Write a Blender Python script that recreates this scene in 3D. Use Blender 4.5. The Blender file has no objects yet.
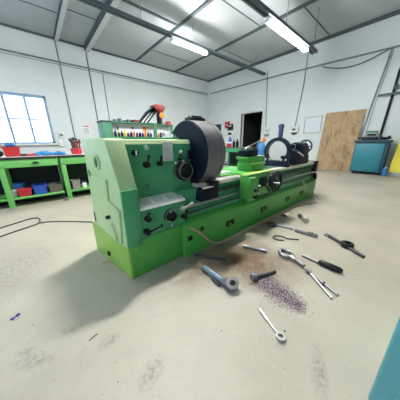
import bpy, bmesh, math, random
from mathutils import Vector, Matrix
random.seed(7)
S = bpy.context.scene
COL = S.collection
PI = math.pi

# ------------------------------------------------------------------ materials
def mat(name, col, rough=0.5, metal=0.0, var=0.12, scale=6.0, bump=0.0, bscale=60.0, spec=0.5, dirt=None, dirt_amt=0.35, coat=0.0):
    m = bpy.data.materials.new(name); m.use_nodes = True
    nt = m.node_tree; b = nt.nodes['Principled BSDF']
    b.inputs['Roughness'].default_value = rough; b.inputs['Metallic'].default_value = metal
    b.inputs['Specular IOR Level'].default_value = spec
    b.inputs['Coat Weight'].default_value = coat
    tc = nt.nodes.new('ShaderNodeTexCoord')
    n = nt.nodes.new('ShaderNodeTexNoise'); n.inputs['Scale'].default_value = scale; n.inputs['Detail'].default_value = 5
    nt.links.new(tc.outputs['Object'], n.inputs['Vector'])
    mx = nt.nodes.new('ShaderNodeMix'); mx.data_type = 'RGBA'
    d = tuple(max(0, c*(1-var)) for c in col); l = tuple(min(1, c*(1+var)) for c in col)
    mx.inputs[6].default_value = (*d, 1); mx.inputs[7].default_value = (*l, 1)
    nt.links.new(n.outputs['Fac'], mx.inputs[0])
    out = mx.outputs[2]
    if dirt:
        n2 = nt.nodes.new('ShaderNodeTexNoise'); n2.inputs['Scale'].default_value = scale*1.7; n2.inputs['Detail'].default_value = 8; n2.inputs['Roughness'].default_value = 0.7
        nt.links.new(tc.outputs['Object'], n2.inputs['Vector'])
        r = nt.nodes.new('ShaderNodeMapRange'); r.inputs[1].default_value = .52; r.inputs[2].default_value = .72; r.inputs[4].default_value = dirt_amt
        nt.links.new(n2.outputs['Fac'], r.inputs[0])
        m2 = nt.nodes.new('ShaderNodeMix'); m2.data_type = 'RGBA'; m2.inputs[7].default_value = (*dirt, 1)
        nt.links.new(r.outputs[0], m2.inputs[0]); nt.links.new(out, m2.inputs[6]); out = m2.outputs[2]
    nt.links.new(out, b.inputs['Base Color'])
    if bump:
        n3 = nt.nodes.new('ShaderNodeTexNoise'); n3.inputs['Scale'].default_value = bscale; n3.inputs['Detail'].default_value = 4
        nt.links.new(tc.outputs['Object'], n3.inputs['Vector'])
        bp = nt.nodes.new('ShaderNodeBump'); bp.inputs['Strength'].default_value = bump; bp.inputs['Distance'].default_value = .01
        nt.links.new(n3.outputs['Fac'], bp.inputs['Height']); nt.links.new(bp.outputs['Normal'], b.inputs['Normal'])
    return m

def emit(name, col, st):
    m = bpy.data.materials.new(name); m.use_nodes = True; nt = m.node_tree
    nt.nodes.clear(); o = nt.nodes.new('ShaderNodeOutputMaterial'); e = nt.nodes.new('ShaderNodeEmission')
    e.inputs[0].default_value = (*col, 1); e.inputs[1].default_value = st
    nt.links.new(e.outputs[0], o.inputs[0]); return m

M = {}
M['pale'] = mat('pale_green', (.46, .60, .31), .42, var=.10, scale=5, dirt=(.24, .36, .13), dirt_amt=.3)
M['green'] = mat('machine_green_paint', (.06, .33, .14), .38, var=.16, scale=4, dirt=(.03, .13, .05), dirt_amt=.35)
M['bright'] = mat('bright_green_paint', (.075, .36, .06), .38, var=.18, scale=4, dirt=(.05, .15, .03), dirt_amt=.4)
M['olive'] = mat('worn_green_paint', (.26, .46, .075), .5, var=.16, scale=5, dirt=(.14, .22, .05), dirt_amt=.45)
M['benchgreen'] = mat('bench_green_paint', (.15, .45, .12), .5, var=.12, scale=5)
M['rackgreen'] = mat('rack_green_paint', (.03, .17, .085), .5, var=.12, scale=5)
M['navy'] = mat('dark_oiled_iron', (.006, .011, .022), .4, metal=0, var=.25, scale=5, spec=.12)
M['steel'] = mat('turned_steel', (.46, .46, .46), .38, metal=.85, var=.16, scale=12)
M['rim'] = mat('dull_turned_rim', (.17, .17, .175), .42, metal=.5, var=.16, scale=12)
M['chrome'] = mat('ground_steel', (.75, .74, .70), .28, metal=.8, var=.12, scale=14)
M['way'] = mat('ground_bedway_steel', (.66, .62, .52), .45, metal=.35, var=.15, scale=10)
M['black'] = mat('black_plastic', (.008, .009, .011), .35, var=.2, spec=.25)
M['rubber'] = mat('black_rubber', (.018, .018, .02), .7)
M['plate'] = mat('printed_plate', (.62, .66, .62), .45, var=.1, scale=30)
M['plateline'] = mat('plate_print', (.20, .24, .22), .5)
M['shelfwhite'] = mat('worn_white_enamel', (.86, .86, .83), .35, var=.12, scale=9, dirt=(.38, .40, .40), dirt_amt=.7)
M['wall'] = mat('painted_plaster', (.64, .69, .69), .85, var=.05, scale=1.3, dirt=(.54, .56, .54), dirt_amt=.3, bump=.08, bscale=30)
M['walldim'] = mat('low_bounce_plaster', (.22, .23, .24), .9)  # unseen walls made dark to cut bounced light
M['ceil'] = mat('ceiling_panels', (.42, .45, .46), .8, var=.1, scale=.9, dirt=(.32, .34, .34), dirt_amt=.3)
M['beam'] = mat('dark_steel_beam', (.07, .095, .105), .6, var=.2)
M['whitebeam'] = mat('white_steel_rafter', (.55, .56, .56), .6)
M['conduit'] = mat('grey_conduit', (.20, .235, .25), .5, var=.15)
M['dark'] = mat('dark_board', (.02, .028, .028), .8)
M['frame'] = mat('painted_window_frame', (.20, .31, .42), .5)
M['white'] = mat('white_plastic', (.75, .76, .76), .4, var=.05)
M['doorpaint'] = mat('door_frame_paint', (.62, .63, .60), .6)
M['teal'] = mat('teal_cabinet_paint', (.020, .20, .25), .42, var=.15, scale=3, dirt=(.015, .10, .13), dirt_amt=.4)
M['tealdark'] = mat('dark_teal_paint', (.012, .055, .085), .45)
M['tealnear'] = mat('light_teal_paint', (.085, .31, .34), .35, var=.08, scale=3)
M['yellow'] = mat('yellow_paint', (.72, .60, .03), .5, var=.08)
M['greyboard'] = mat('grey_board', (.36, .37, .33), .7)
M['jawblue'] = mat('dark_blue_paint', (.012, .035, .10), .45)
M['greymachine'] = mat('grey_green_enamel', (.22, .30, .25), .5, dirt=(.08, .10, .09))
M['red'] = mat('red_plastic', (.50, .025, .035), .4)
M['redorange'] = mat('red_orange_paint', (.22, .02, .012), .45)
M['orange'] = mat('orange_plastic', (.70, .24, .03), .4)
M['blue'] = mat('blue_plastic', (.015, .075, .42), .4)
M['lightblue'] = mat('light_blue_cloth', (.03, .19, .46), .8, var=.3, scale=20)
M['barrel'] = mat('blue_drum_plastic', (.03, .16, .36), .45)
M['purple'] = mat('purple_plastic', (.06, .03, .25), .5)
M['brown'] = mat('brown_cardboard', (.13, .11, .085), .8, var=.25, scale=10)
M['greybrown'] = mat('grey_cardboard', (.28, .24, .21), .8, var=.15)
M['tub'] = mat('cream_tub_plastic', (.62, .64, .55), .5)
M['paper'] = mat('notice_paper', (.62, .68, .72), .6, var=.05)
M['toolsteel'] = mat('tool_steel', (.22, .225, .24), .38, metal=.8, var=.25, scale=25)
M['tooldark'] = mat('dark_tool_steel', (.055, .055, .065), .45, metal=.5, var=.3, scale=25)
M['toolblue'] = mat('blued_tool_steel', (.20, .28, .36), .4, metal=.65, var=.3, scale=18)
M['hose'] = mat('beige_hose', (.46, .38, .23), .6, var=.15, scale=12)
M['cable'] = mat('grey_cable', (.05, .052, .055), .6)
M['strip'] = mat('pale_wood', (.60, .52, .34), .7)
M['swarf_a'] = mat('pinkish_swarf', (.26, .17, .21), .4, metal=.5)
M['swarf_b'] = mat('purple_swarf', (.09, .055, .12), .4, metal=.5)
M['swarf_c'] = mat('bright_swarf', (.62, .58, .56), .35, metal=.6)
M['swarf_d'] = mat('rusty_swarf', (.20, .11, .06), .6)
M['crumb'] = mat('dark_crumbs', (.05, .048, .045), .8)
M['crumb_w'] = mat('pale_crumbs', (.7, .7, .67), .8)
M['tube'] = emit('fluorescent_tube', (.97, .98, .97), 130.0)
M['tube_hi'] = emit('boosted_fluorescent_tube', (1.0, .98, .94), 820.0)  # unseen lamp's tubes, made far stronger to throw the headstock shadow
M['lampwhite'] = mat('white_lamp_housing', (.7, .72, .74), .4)

def glass_mat():
    m = bpy.data.materials.new('window_glass'); m.use_nodes = True; nt = m.node_tree; nt.nodes.clear()
    o = nt.nodes.new('ShaderNodeOutputMaterial'); t = nt.nodes.new('ShaderNodeBsdfTransparent'); g = nt.nodes.new('ShaderNodeBsdfGlossy')
    t.inputs[0].default_value = (.93, .97, 1, 1); g.inputs['Roughness'].default_value = .05
    mx = nt.nodes.new('ShaderNodeMixShader'); mx.inputs[0].default_value = .06
    nt.links.new(t.outputs[0], mx.inputs[1]); nt.links.new(g.outputs[0], mx.inputs[2]); nt.links.new(mx.outputs[0], o.inputs[0]); return m
M['glass'] = glass_mat()

def floor_mat():
    m = bpy.data.materials.new('worn_concrete'); m.use_nodes = True; nt = m.node_tree; L = nt.links.new
    b = nt.nodes['Principled BSDF']; b.inputs['Roughness'].default_value = .5; b.inputs['Specular IOR Level'].default_value = .35
    tc = nt.nodes.new('ShaderNodeTexCoord')
    def noise(sc, det=6, ro=.6, dist=0):
        n = nt.nodes.new('ShaderNodeTexNoise'); n.inputs['Scale'].default_value = sc; n.inputs['Detail'].default_value = det
        n.inputs['Roughness'].default_value = ro; n.inputs['Distortion'].default_value = dist
        L(tc.outputs['Object'], n.inputs['Vector']); return n.outputs['Fac']
    def rng(x, a, c, lo=0, hi=1):
        r = nt.nodes.new('ShaderNodeMapRange'); r.inputs[1].default_value = a; r.inputs[2].default_value = c
        r.inputs[3].default_value = lo; r.inputs[4].default_value = hi; L(x, r.inputs[0]); return r.outputs[0]
    def mix(f, a, c):
        x = nt.nodes.new('ShaderNodeMix'); x.data_type = 'RGBA'; L(f, x.inputs[0])
        for s, i in ((a, 6), (c, 7)):
            if isinstance(s, tuple): x.inputs[i].default_value = (*s, 1)
            else: L(s, x.inputs[i])
        return x.outputs[2]
    def mul(a, c):
        x = nt.nodes.new('ShaderNodeMath'); x.operation = 'MULTIPLY'; L(a, x.inputs[0])
        if isinstance(c, (int, float)): x.inputs[1].default_value = c
        else: L(c, x.inputs[1])
        return x.outputs[0]
    def spot(cx, cy, sx, sy, ang=0):
        mp = nt.nodes.new('ShaderNodeMapping'); mp.vector_type = 'TEXTURE'
        mp.inputs['Location'].default_value = (cx, cy, 0); mp.inputs['Rotation'].default_value = (0, 0, ang); mp.inputs['Scale'].default_value = (sx, sy, 1)
        L(tc.outputs['Object'], mp.inputs[0])
        ln = nt.nodes.new('ShaderNodeVectorMath'); ln.operation = 'LENGTH'; L(mp.outputs[0], ln.inputs[0])
        return rng(ln.outputs['Value'], 1.0, .25)
    c = mix(rng(noise(1.1, 7), .3, .7), (.33, .305, .235), (.445, .415, .33))
    c = mix(mul(rng(noise(9, 8, .7), .5, .75), .35), c, (.36, .34, .29))
    c = mix(mul(rng(noise(45, 4, .6), .62, .72), .5), c, (.28, .265, .235))
    c = mix(mul(rng(noise(60, 3, .5, .3), .68, .74), .35), c, (.66, .65, .60))
    c = mix(mul(rng(noise(3.2, 9, .75, .6), .55, .72), .4), c, (.30, .285, .245))
    # oily brown patch where the chips fall
    s = mul(spot(1.42, .92, .62, .46, -.9), rng(noise(7, 8, .75), .12, .5))
    c = mix(mul(s, .97), c, (.12, .06, .022))
    s = mul(spot(1.16, 1.2, .75, .35, .1), rng(noise(5, 7, .7), .25, .6))
    c = mix(mul(s, .85), c, (.13, .085, .045))
    s = mul(spot(2.3, 1.25, 1.1, .25, .0), rng(noise(5, 7, .7), .3, .62))
    c = mix(mul(s, .8), c, (.14, .09, .045))
    for (x, y, a, e, r) in ((-.23, 1.16, .09, .035, -.6), (-.05, 1.24, .05, .025, -.6), (.24, .68, .07, .04, .4), (-.27, 1.26, .05, .02, -.5), (.12, 1.0, .05, .03, 0), (-.42, 2.35, .28, .35, 0), (.9, .1, .12, .03, .4)):
        s = mul(spot(x, y, a*1.6, e*1.6, r), rng(noise(40, 6, .8), .42, .62))
        c = mix(mul(s, .75), c, (.16, .15, .14))
    L(c, b.inputs['Base Color'])
    bp = nt.nodes.new('ShaderNodeBump'); bp.inputs['Strength'].default_value = .12; bp.inputs['Distance'].default_value = .01
    L(noise(50, 5), bp.inputs['Height']); L(bp.outputs[0], b.inputs['Normal'])
    return m
M['floor'] = floor_mat()

def ply_mat():
    m = bpy.data.materials.new('knotty_plywood'); m.use_nodes = True; nt = m.node_tree; L = nt.links.new
    b = nt.nodes['Principled BSDF']; b.inputs['Roughness'].default_value = .7
    tc = nt.nodes.new('ShaderNodeTexCoord'); mp = nt.nodes.new('ShaderNodeMapping'); mp.inputs['Scale'].default_value = (2, 4, 2.0)
    L(tc.outputs['Object'], mp.inputs[0])
    n = nt.nodes.new('ShaderNodeTexNoise'); n.inputs['Scale'].default_value = 1.6; n.inputs['Detail'].default_value = 8; n.inputs['Distortion'].default_value = 1.0
    L(mp.outputs[0], n.inputs['Vector'])
    r = nt.nodes.new('ShaderNodeValToRGB'); e = r.color_ramp.elements
    e[0].position = .26; e[0].color = (.13, .075, .04, 1); e[1].position = .62; e[1].color = (.45, .31, .17, 1)
    x = e.new(.42); x.color = (.34, .225, .12, 1)
    L(n.outputs['Fac'], r.inputs[0]); L(r.outputs[0], b.inputs['Base Color']); return m
M['ply'] = ply_mat()

# ------------------------------------------------------------------ geometry helpers
class MB:
    def __init__(s): s.bm = bmesh.new(); s.mi = 0
    def _add(s, r, mtx=None):
        vs = r['verts'] if isinstance(r, dict) else r
        if mtx is not None: bmesh.ops.transform(s.bm, matrix=mtx, verts=vs)
        fs = {f for v in vs for f in v.link_faces}
        for f in fs: f.material_index = s.mi
        return vs
    def box(s, x0, x1, y0, y1, z0, z1, bev=0, mtx=None, seg=2):
        r = bmesh.ops.create_cube(s.bm, size=1)
        m = Matrix.Translation(((x0+x1)/2, (y0+y1)/2, (z0+z1)/2)) @ Matrix.Diagonal((abs(x1-x0), abs(y1-y0), abs(z1-z0), 1))
        vs = s._add(r, m)
        if bev:
            es = list({e for v in vs for e in v.link_edges})
            q = bmesh.ops.bevel(s.bm, geom=es, offset=bev, segments=seg, affect='EDGES', profile=.5)
            vs = list({v for f in q['faces'] for v in f.verts} | {v for v in vs if v.is_valid})
            for f in q['faces']: f.material_index = s.mi
        if mtx is not None: bmesh.ops.transform(s.bm, matrix=mtx, verts=vs)
        return s
    def cyl(s, a, b, r1, r2=None, n=24, caps=True):
        a, b = Vector(a), Vector(b); d = b-a
        q = d.to_track_quat('Z', 'Y').to_matrix().to_4x4()
        r = bmesh.ops.create_cone(s.bm, cap_ends=caps, segments=n, radius1=r1, radius2=r1 if r2 is None else r2, depth=d.length)
        s._add(r, Matrix.Translation((a+b)/2) @ q); return s
    def sph(s, c, r, sc=(1, 1, 1), n=16):
        q = bmesh.ops.create_uvsphere(s.bm, u_segments=n, v_segments=max(6, n//2), radius=r)
        s._add(q, Matrix.Translation(c) @ Matrix.Diagonal((*sc, 1))); return s
    def rev(s, c, axis, prof, n=32, closed=False):
        """surface of revolution: prof = [(along, radius)], about axis through c"""
        q = Vector(axis).to_track_quat('Z', 'Y').to_matrix(); c = Vector(c); rings = []
        for (h, r) in prof:
            rings.append([s.bm.verts.new(c + q @ Vector((r*math.cos(2*PI*i/n), r*math.sin(2*PI*i/n), h))) for i in range(n)])
        k = len(rings)
        for j in range(k if closed else k-1):
            A, B = rings[j], rings[(j+1) % k]
            for i in range(n):
                f = s.bm.faces.new((A[i], A[(i+1) % n], B[(i+1) % n], B[i])); f.material_index = s.mi
        if not closed:
            for R, fl in ((rings[0], True), (rings[-1], False)):
                f = s.bm.faces.new(R[::-1] if fl else R); f.material_index = s.mi
        return s
    def ring(s, c, axis, R, r, w, n=36):
        h = w/2; return s.rev(c, axis, [(-h, r), (-h, R), (h, R), (h, r)], n, True)
    def torus(s, c, axis, R, r, n=28, k=8):
        return s.rev(c, axis, [(r*math.sin(2*PI*j/k), R+r*math.cos(2*PI*j/k)) for j in range(k)], n, True)
    def prism(s, pts, f0, f1):
        """polygon pts (2D) mapped by f0 / f1 to its two end faces"""
        A = [s.bm.verts.new(f0(*p)) for p in pts]; B = [s.bm.verts.new(f1(*p)) for p in pts]; n = len(pts)
        fs = [s.bm.faces.new(A[::-1]), s.bm.faces.new(B)]
        for i in range(n): fs.append(s.bm.faces.new((A[i], A[(i+1) % n], B[(i+1) % n], B[i])))
        for f in fs: f.material_index = s.mi
        return s
    def quad(s, *p):
        f = s.bm.faces.new([s.bm.verts.new(q) for q in p]); f.material_index = s.mi; return s
    def tube(s, pts, r, n=8, smooth=4):
        P = [Vector(p) for p in pts]
        if smooth and len(P) > 2:
            Q = []
            for i in range(len(P)-1):
                p0, p1, p2, p3 = P[max(0, i-1)], P[i], P[i+1], P[min(len(P)-1, i+2)]
                for k in range(smooth):
                    t = k/smooth
                    Q.append(.5*((2*p1)+(p2-p0)*t+(2*p0-5*p1+4*p2-p3)*t*t+(3*p1-p0-3*p2+p3)*t**3))
            Q.append(P[-1]); P = Q
        rings = []
        up = Vector((0, 0, 1))
        for i, p in enumerate(P):
            t = (P[min(i+1, len(P)-1)]-P[max(i-1, 0)]).normalized()
            a = t.cross(up)
            if a.length < .05: a = t.cross(Vector((1, 0, 0)))
            a.normalize(); b = a.cross(t)
            rr = r[i] if isinstance(r, (list, tuple)) and len(r) == len(P) else (r if not isinstance(r, (list, tuple)) else r[0])
            rings.append([s.bm.verts.new(p + rr*(math.cos(2*PI*j/n)*a + math.sin(2*PI*j/n)*b)) for j in range(n)])
        for A, B in zip(rings, rings[1:]):
            for j in range(n):
                f = s.bm.faces.new((A[j], A[(j+1) % n], B[(j+1) % n], B[j])); f.material_index = s.mi
        for R in (rings[0][::-1], rings[-1]):
            f = s.bm.faces.new(R); f.material_index = s.mi
        return s
    def build(s, name, m, parent=None, bevel=0, origin=None, smooth=True):
        bmesh.ops.recalc_face_normals(s.bm, faces=s.bm.faces[:])
        off = Vector((0, 0, 0))
        if parent is not None:
            p = parent
            while p: off += p.location; p = p.parent
        else:
            if origin is None:
                vs = [v.co for v in s.bm.verts]
                off = Vector(((min(v.x for v in vs)+max(v.x for v in vs))/2, (min(v.y for v in vs)+max(v.y for v in vs))/2, min(v.z for v in vs)))
            else: off = Vector(origin)
        bmesh.ops.translate(s.bm, vec=-off, verts=s.bm.verts)
        me = bpy.data.meshes.new(name); s.bm.to_mesh(me); s.bm.free()
        for x in (m if isinstance(m, (list, tuple)) else [m]): me.materials.append(M[x])
        o = bpy.data.objects.new(name, me); COL.objects.link(o)
        if parent is not None: o.parent = parent
        else: o.location = off
        if smooth:
            for p in me.polygons: p.use_smooth = True
            md = o.modifiers.new('split', 'EDGE_SPLIT'); md.split_angle = math.radians(32)
        if bevel:
            b = o.modifiers.new('bevel', 'BEVEL'); b.width = bevel; b.segments = 2; b.limit_method = 'ANGLE'; b.angle_limit = math.radians(40)
            if smooth: o.modifiers.move(1, 0)
        return o

def tag(o, label, cat, group=None, kind=None):
    o['label'] = label; o['category'] = cat
    if group: o['group'] = group
    if kind: o['kind'] = kind
    return o
def thing(name, loc, label, cat, group=None):
    o = bpy.data.objects.new(name, None); COL.objects.link(o); o.location = loc; o.empty_display_size = .1
    return tag(o, label, cat, group)
def struct(o): o['kind'] = 'structure'; return o
def dup(root, delta, label, group=None):
    r = root.copy(); COL.objects.link(r); r.location = root.location + Vector(delta); r['label'] = label
    if group: r['group'] = group
    for ch in list(root.children):
        c = ch.copy(); COL.objects.link(c); c.parent = r
        for g in list(ch.children):
            d = g.copy(); COL.objects.link(d); d.parent = c
    return r
def B(*a, **k): return MB().box(*a, **k)
def Cy(*a, **k): return MB().cyl(*a, **k)

# ------------------------------------------------------------------ room
XD, YW, CZ = 9.6, 10.15, 5.08       # door wall, window wall, ceiling
XL, YB = -3.6, -4.2
struct(B(XL, XD+4, YB, YW, -.15, 0).build('floor', 'floor', origin=(0, 0, 0), smooth=False))
struct(B(XL, XD+.2, YB, YW+.2, CZ, CZ+.15).build('ceiling', 'ceil', smooth=False))
def wall_y(name, y0, y1, x0, x1, holes):
    b = MB(); c = x0
    for (a, e, z0, z1) in sorted(holes):
        b.box(c, a, y0, y1, 0, CZ)
        if z0 > 0: b.box(a, e, y0, y1, 0, z0)
        b.box(a, e, y0, y1, z1, CZ); c = e
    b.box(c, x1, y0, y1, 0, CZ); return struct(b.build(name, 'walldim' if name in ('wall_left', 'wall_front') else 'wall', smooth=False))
def wall_x(name, x0, x1, y0, y1, holes):
    b = MB(); c = y0
    for (a, e, z0, z1) in sorted(holes):
        b.box(x0, x1, c, a, 0, CZ)
        if z0 > 0: b.box(x0, x1, a, e, 0, z0)
        b.box(x0, x1, a, e, z1, CZ); c = e
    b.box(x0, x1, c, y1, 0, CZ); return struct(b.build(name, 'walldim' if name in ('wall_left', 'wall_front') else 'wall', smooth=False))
WX0, WX1, WZ0, WZ1 = -2.30, .76, 1.22, 3.0
wall_y('wall_back', YW, YW+.22, XL-.2, XD+.22, [(WX0, WX1, WZ0, WZ1)])
DY0, DY1, DZ = 5.92, 7.30, 2.76
wall_x('wall_right', XD, XD+.22, YB-.2, YW, [(DY0, DY1, 0, DZ)])
LW = [(-3.0, -.4, 1.0, 3.6), (.6, 3.2, 1.0, 3.6), (4.2, 6.8, 1.0, 3.6)]
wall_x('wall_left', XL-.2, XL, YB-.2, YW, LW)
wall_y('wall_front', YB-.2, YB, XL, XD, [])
# dark passage behind the door opening
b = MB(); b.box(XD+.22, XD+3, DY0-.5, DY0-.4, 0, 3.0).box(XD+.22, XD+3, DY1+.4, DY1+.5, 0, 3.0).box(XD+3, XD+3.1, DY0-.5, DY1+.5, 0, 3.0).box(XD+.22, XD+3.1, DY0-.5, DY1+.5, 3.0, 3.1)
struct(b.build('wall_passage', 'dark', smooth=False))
# window in the far wall
b = MB()
b.box(WX0, WX1, YW-.03, YW+.12, WZ1-.09, WZ1).box(WX0, WX1, YW-.03, YW+.12, WZ0, WZ0+.06).box(WX1-.08, WX1, YW-.03, YW+.12, WZ0, WZ1).box(WX0, WX0+.08, YW-.03, YW+.12, WZ0, WZ1)
w = struct(b.build('window_1', 'frame', smooth=False))
for x in (.12, -.47, -1.06, -1.65):
    B(x-.035, x+.035, YW-.01, YW+.08, WZ0+.06, WZ1-.09).build('mullion', 'frame', w, smooth=False)
B(WX0+.08, WX1-.08, YW, YW+.07, 2.10, 2.14).build('transom', 'frame', w, smooth=False)
B(WX0+.08, WX1-.08, YW+.03, YW+.036, WZ0+.06, WZ1-.09).build('pane', 'glass', w, smooth=False)
B(WX0-.1, WX1+.1, YW-.14, YW+.02, WZ0-.07, WZ0).build('sill', 'doorpaint', w, bevel=.01)
# side windows (behind the camera's left)
for i, (a, e, z0, z1) in enumerate(LW):
    b = MB(); b.box(XL-.1, XL+.02, a, e, z0, z0+.07).box(XL-.1, XL+.02, a, e, z1-.07, z1).box(XL-.1, XL+.02, a, a+.07, z0, z1).box(XL-.1, XL+.02, e-.07, e, z0, z1).box(XL-.08, XL, (a+e)/2-.03, (a+e)/2+.03, z0, z1)
    struct(b.build('window_%d' % (i+2), 'frame', smooth=False))
# door frame
b = MB(); b.box(XD-.04, XD+.24, DY1, DY1+.12, 0, DZ+.12).box(XD-.04, XD+.24, DY0-.12, DY0, 0, DZ+.12).box(XD-.04, XD+.24, DY0, DY1, DZ, DZ+.12)
d = struct(b.build('door_1', 'doorpaint', bevel=.01))
B(XD+.1, XD+.16, DY1-.07, DY1, 0, DZ).build('door_stop', 'doorpaint', d)
# roof beams, rafters and seams under the ceiling
def trim(n, bm, m='beam'): struct(bm.build('trim_%d' % n, m, smooth=False))
trim(1, B(XD-.10, XD, YB, YW, CZ-.09, CZ))
trim(2, B(XL, XD-.10, YW-.08, YW, CZ-.05, CZ))
b = MB(); b.box(1.44, 1.56, YB, YW-.1, CZ-.12, CZ); trim(3, b, 'whitebeam')
b = MB(); b.box(2.44, 2.60, YB, YW-.1, CZ-.2, CZ); trim(4, b, 'whitebeam')
trim(5, B(1.415, 1.44, YB, YW-.1, CZ-.11, CZ)); trim(6, B(2.415, 2.44, YB, YW-.1, CZ-.2, CZ))
trim(7, B(4.62, 4.71, YB, YW-.1, CZ-.05, CZ)); trim(8, B(6.91, 7.0, YB, YW-.1, CZ-.06, CZ))
trim(9, B(2.60, 4.60, 6.38, 6.44, CZ-.05, CZ)); trim(10, B(7.0, XD-.16, 3.22, 3.25, CZ-.012, CZ))
trim(11, B(7.0, XD-.16, 6.6, 6.63, CZ-.012, CZ)); trim(12, B(4.72, 6.9, 8.6, 8.63, CZ-.012, CZ))
trim(13, B(-.6, 1.4, 8.3, 8.33, CZ-.012, CZ)); trim(14, B(4.72, 6.9, 4.62, 4.65, CZ-.012, CZ))
trim(15, B(1.56, 2.395, 7.9, 7.93, CZ-.012, CZ))

# ------------------------------------------------------------------ lamps and rails
def cable_rail(x0, x1, y, z, label, ceil_z):
    t = thing('lighting_rail', ((x0+x1)/2, y, z), label, 'lighting rail', 'lighting rails')
    b = MB(); b.box(x0, x1, y-.085, y-.03, z, z+.08).box(x0, x1, y+.03, y+.085, z, z+.08)
    b.box(x0, x1, y-.03, y+.03, z+.03, z+.04); b.build('channel', 'beam', t, smooth=False)
    x = x0+.35
    while x < x1:
        Cy((x, y, z+.0), (x, y, ceil_z), .009, n=8).build('hanger_rod', 'conduit', t); x += 1.9
    return t
RA = (6.0, 4.42); RB = (2.95, 3.92)
cable_rail(-3.0, XD, RA[0], RA[1], 'long dark twin rail running from the far-left ceiling to the door wall', CZ)
cable_rail(3.3, 7.6, RB[0], RB[1], 'dark twin rail carrying the right-hand ceiling light', CZ)
cable_rail(1.1, 2.5, 2.5, 4.42, 'short dark rail above the lathe headstock', CZ)
def lamp(x0, x1, y, z, label, glow='tube'):
    t = thing('fluorescent_light', ((x0+x1)/2, y, z), label, 'ceiling light', 'fluorescent batten lights')
    b = MB(); b.box(x0, x1, y-.05, y+.05, z-.055, z-.001, bev=.008)
    b.build('housing', 'lampwhite', t)
    if glow == 'tube_hi': MB().prism([(-.05, -.002), (.05, -.002), (.26, -.10), (.25, -.112), (.045, -.02), (-.045, -.02), (-.25, -.112), (-.26, -.10)], lambda q, w: (x0, y+q, z+w), lambda q, w: (x1, y+q, z+w)).build('added_reflector', 'lampwhite', t)  # added to keep this unseen lamp's light off the ceiling
    for s in (-1, 1):
        Cy((x0+.05, y+s*.045, z-.085), (x1-.05, y+s*.045, z-.085), .022, n=12).build('tube', glow, t)
    for x in (x0, x1-.04): MB().box(x, x+.04, y-.075, y+.075, z-.115, z-.05, bev=.006).build('end_cap', 'lampwhite', t)
    return t
lamp(4.05, 5.60, RA[0], RA[1], 'left-hand glowing fluorescent batten, farther from the camera')
lamp(4.65, 6.95, RB[0], RB[1], 'right-hand long glowing fluorescent batten, nearest the camera')
lamp(1.35, 2.2, 2.5, 4.42, 'glowing fluorescent batten directly above the lathe headstock', 'tube_hi')
lamp(-2.2, -.6, RA[0], RA[1], 'unseen added fluorescent batten above the workbench end')  # added beyond the view for extra room light
# conduits
def conduit(pts, label, r=.022, clips=(), name='conduit', m='conduit'):
    t = MB().tube(pts, r, smooth=0).build(name, m)
    tag(t, label, 'conduit' if name == 'conduit' else 'cable')
    for c in clips: B(c[0]-.03, c[0]+.03, c[1]-.03, c[1]+.03, c[2]-.03, c[2]+.03).build('clip', 'conduit', t)
    return t
yc = YW-.035
conduit([(-3.3, yc, 4.30), (9.5, yc, 4.30)], 'grey horizontal conduit along the upper window wall', .028, [(x, yc, 4.3) for x in (-.4, 3.03, 5.2, 7.2, 8.7)])
conduit([(-3.3, yc, 4.21), (9.5, yc, 4.21)], 'thin cable clipped just under the window wall conduit', .010)
conduit([(1.46, yc, CZ-.08), (1.50, yc, 0)], 'dark vertical conduit nearest the window', .022, [(1.46, yc, 3.4)])
conduit([(2.49, yc, CZ-.2), (2.56, yc, 0)], 'dark vertical conduit below the wide white rafter', .028, [(2.5, yc, 3.4)])
conduit([(3.03, yc, 4.2), (3.07, yc, 0)], 'thin vertical pipe dropping behind the green rack', .018)
xc = XD-.035
conduit([(xc, 9.9, 4.28), (xc, 5.2, 4.22), (xc, .2, 4.05)], 'grey horizontal conduit along the upper door wall', .03, [(xc, 5.8, 4.22), (xc, 3.9, 4.17), (xc, 1.3, 4.08)])
conduit([(xc, RA[0]-.2, 4.55), (xc, 5.80, 4.2), (xc, 5.66, 1.95)], 'vertical conduit dropping from the rail to the right of the doorway', .022, [(xc, 5.8, 4.2)])
conduit([(xc, 3.98, CZ-.15), (xc, 3.99, 3.6), (xc, 4.13, 1.85)], 'thin vertical conduit feeding the round-bottomed switch box', .018, [(xc, 3.98, 4.17)])
conduit([(xc, 1.32, 4.05), (xc, 1.50, 2.5), (xc, 1.62, 1.1)], 'vertical conduit at the right going down behind the teal cabinet', .02, [(xc, 1.34, 3.85)])
conduit([(xc-.02, 1.26, 4.0), (xc-.02, 1.41, 2.5), (xc-.02, 1.5, 1.1)], 'thin loose wire beside the right-hand vertical conduit', .009)
P = []
for i in range(9):
    t = i/8; P.append((xc-.02, 3.35-t*2.0, 4.10-.26*math.sin(PI*t)*1.0 - .02))
conduit(P, 'drooping dark cable hung below the door wall conduit', .016, name='drooping_cable', m='cable')

# wall post with cross bar on the right
t = thing('wall_post', (9.48, 1.04, 0), 'black steel post with a short cross bar beside the teal cabinet', 'post')
MB().tube([(9.55, .93, 4.0), (9.55, 1.0, 3.3), (9.55, 1.06, 1.4), (9.55, 1.09, 0)], .035, smooth=0).build('post', 'black', t)
B(9.46, 9.53, .5, 1.38, 2.65, 2.71).build('cross_bar', 'beam', t)
B(9.47, 9.53, .9, 1.02, 2.82, 2.92).build('bracket', 'beam', t)

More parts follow.
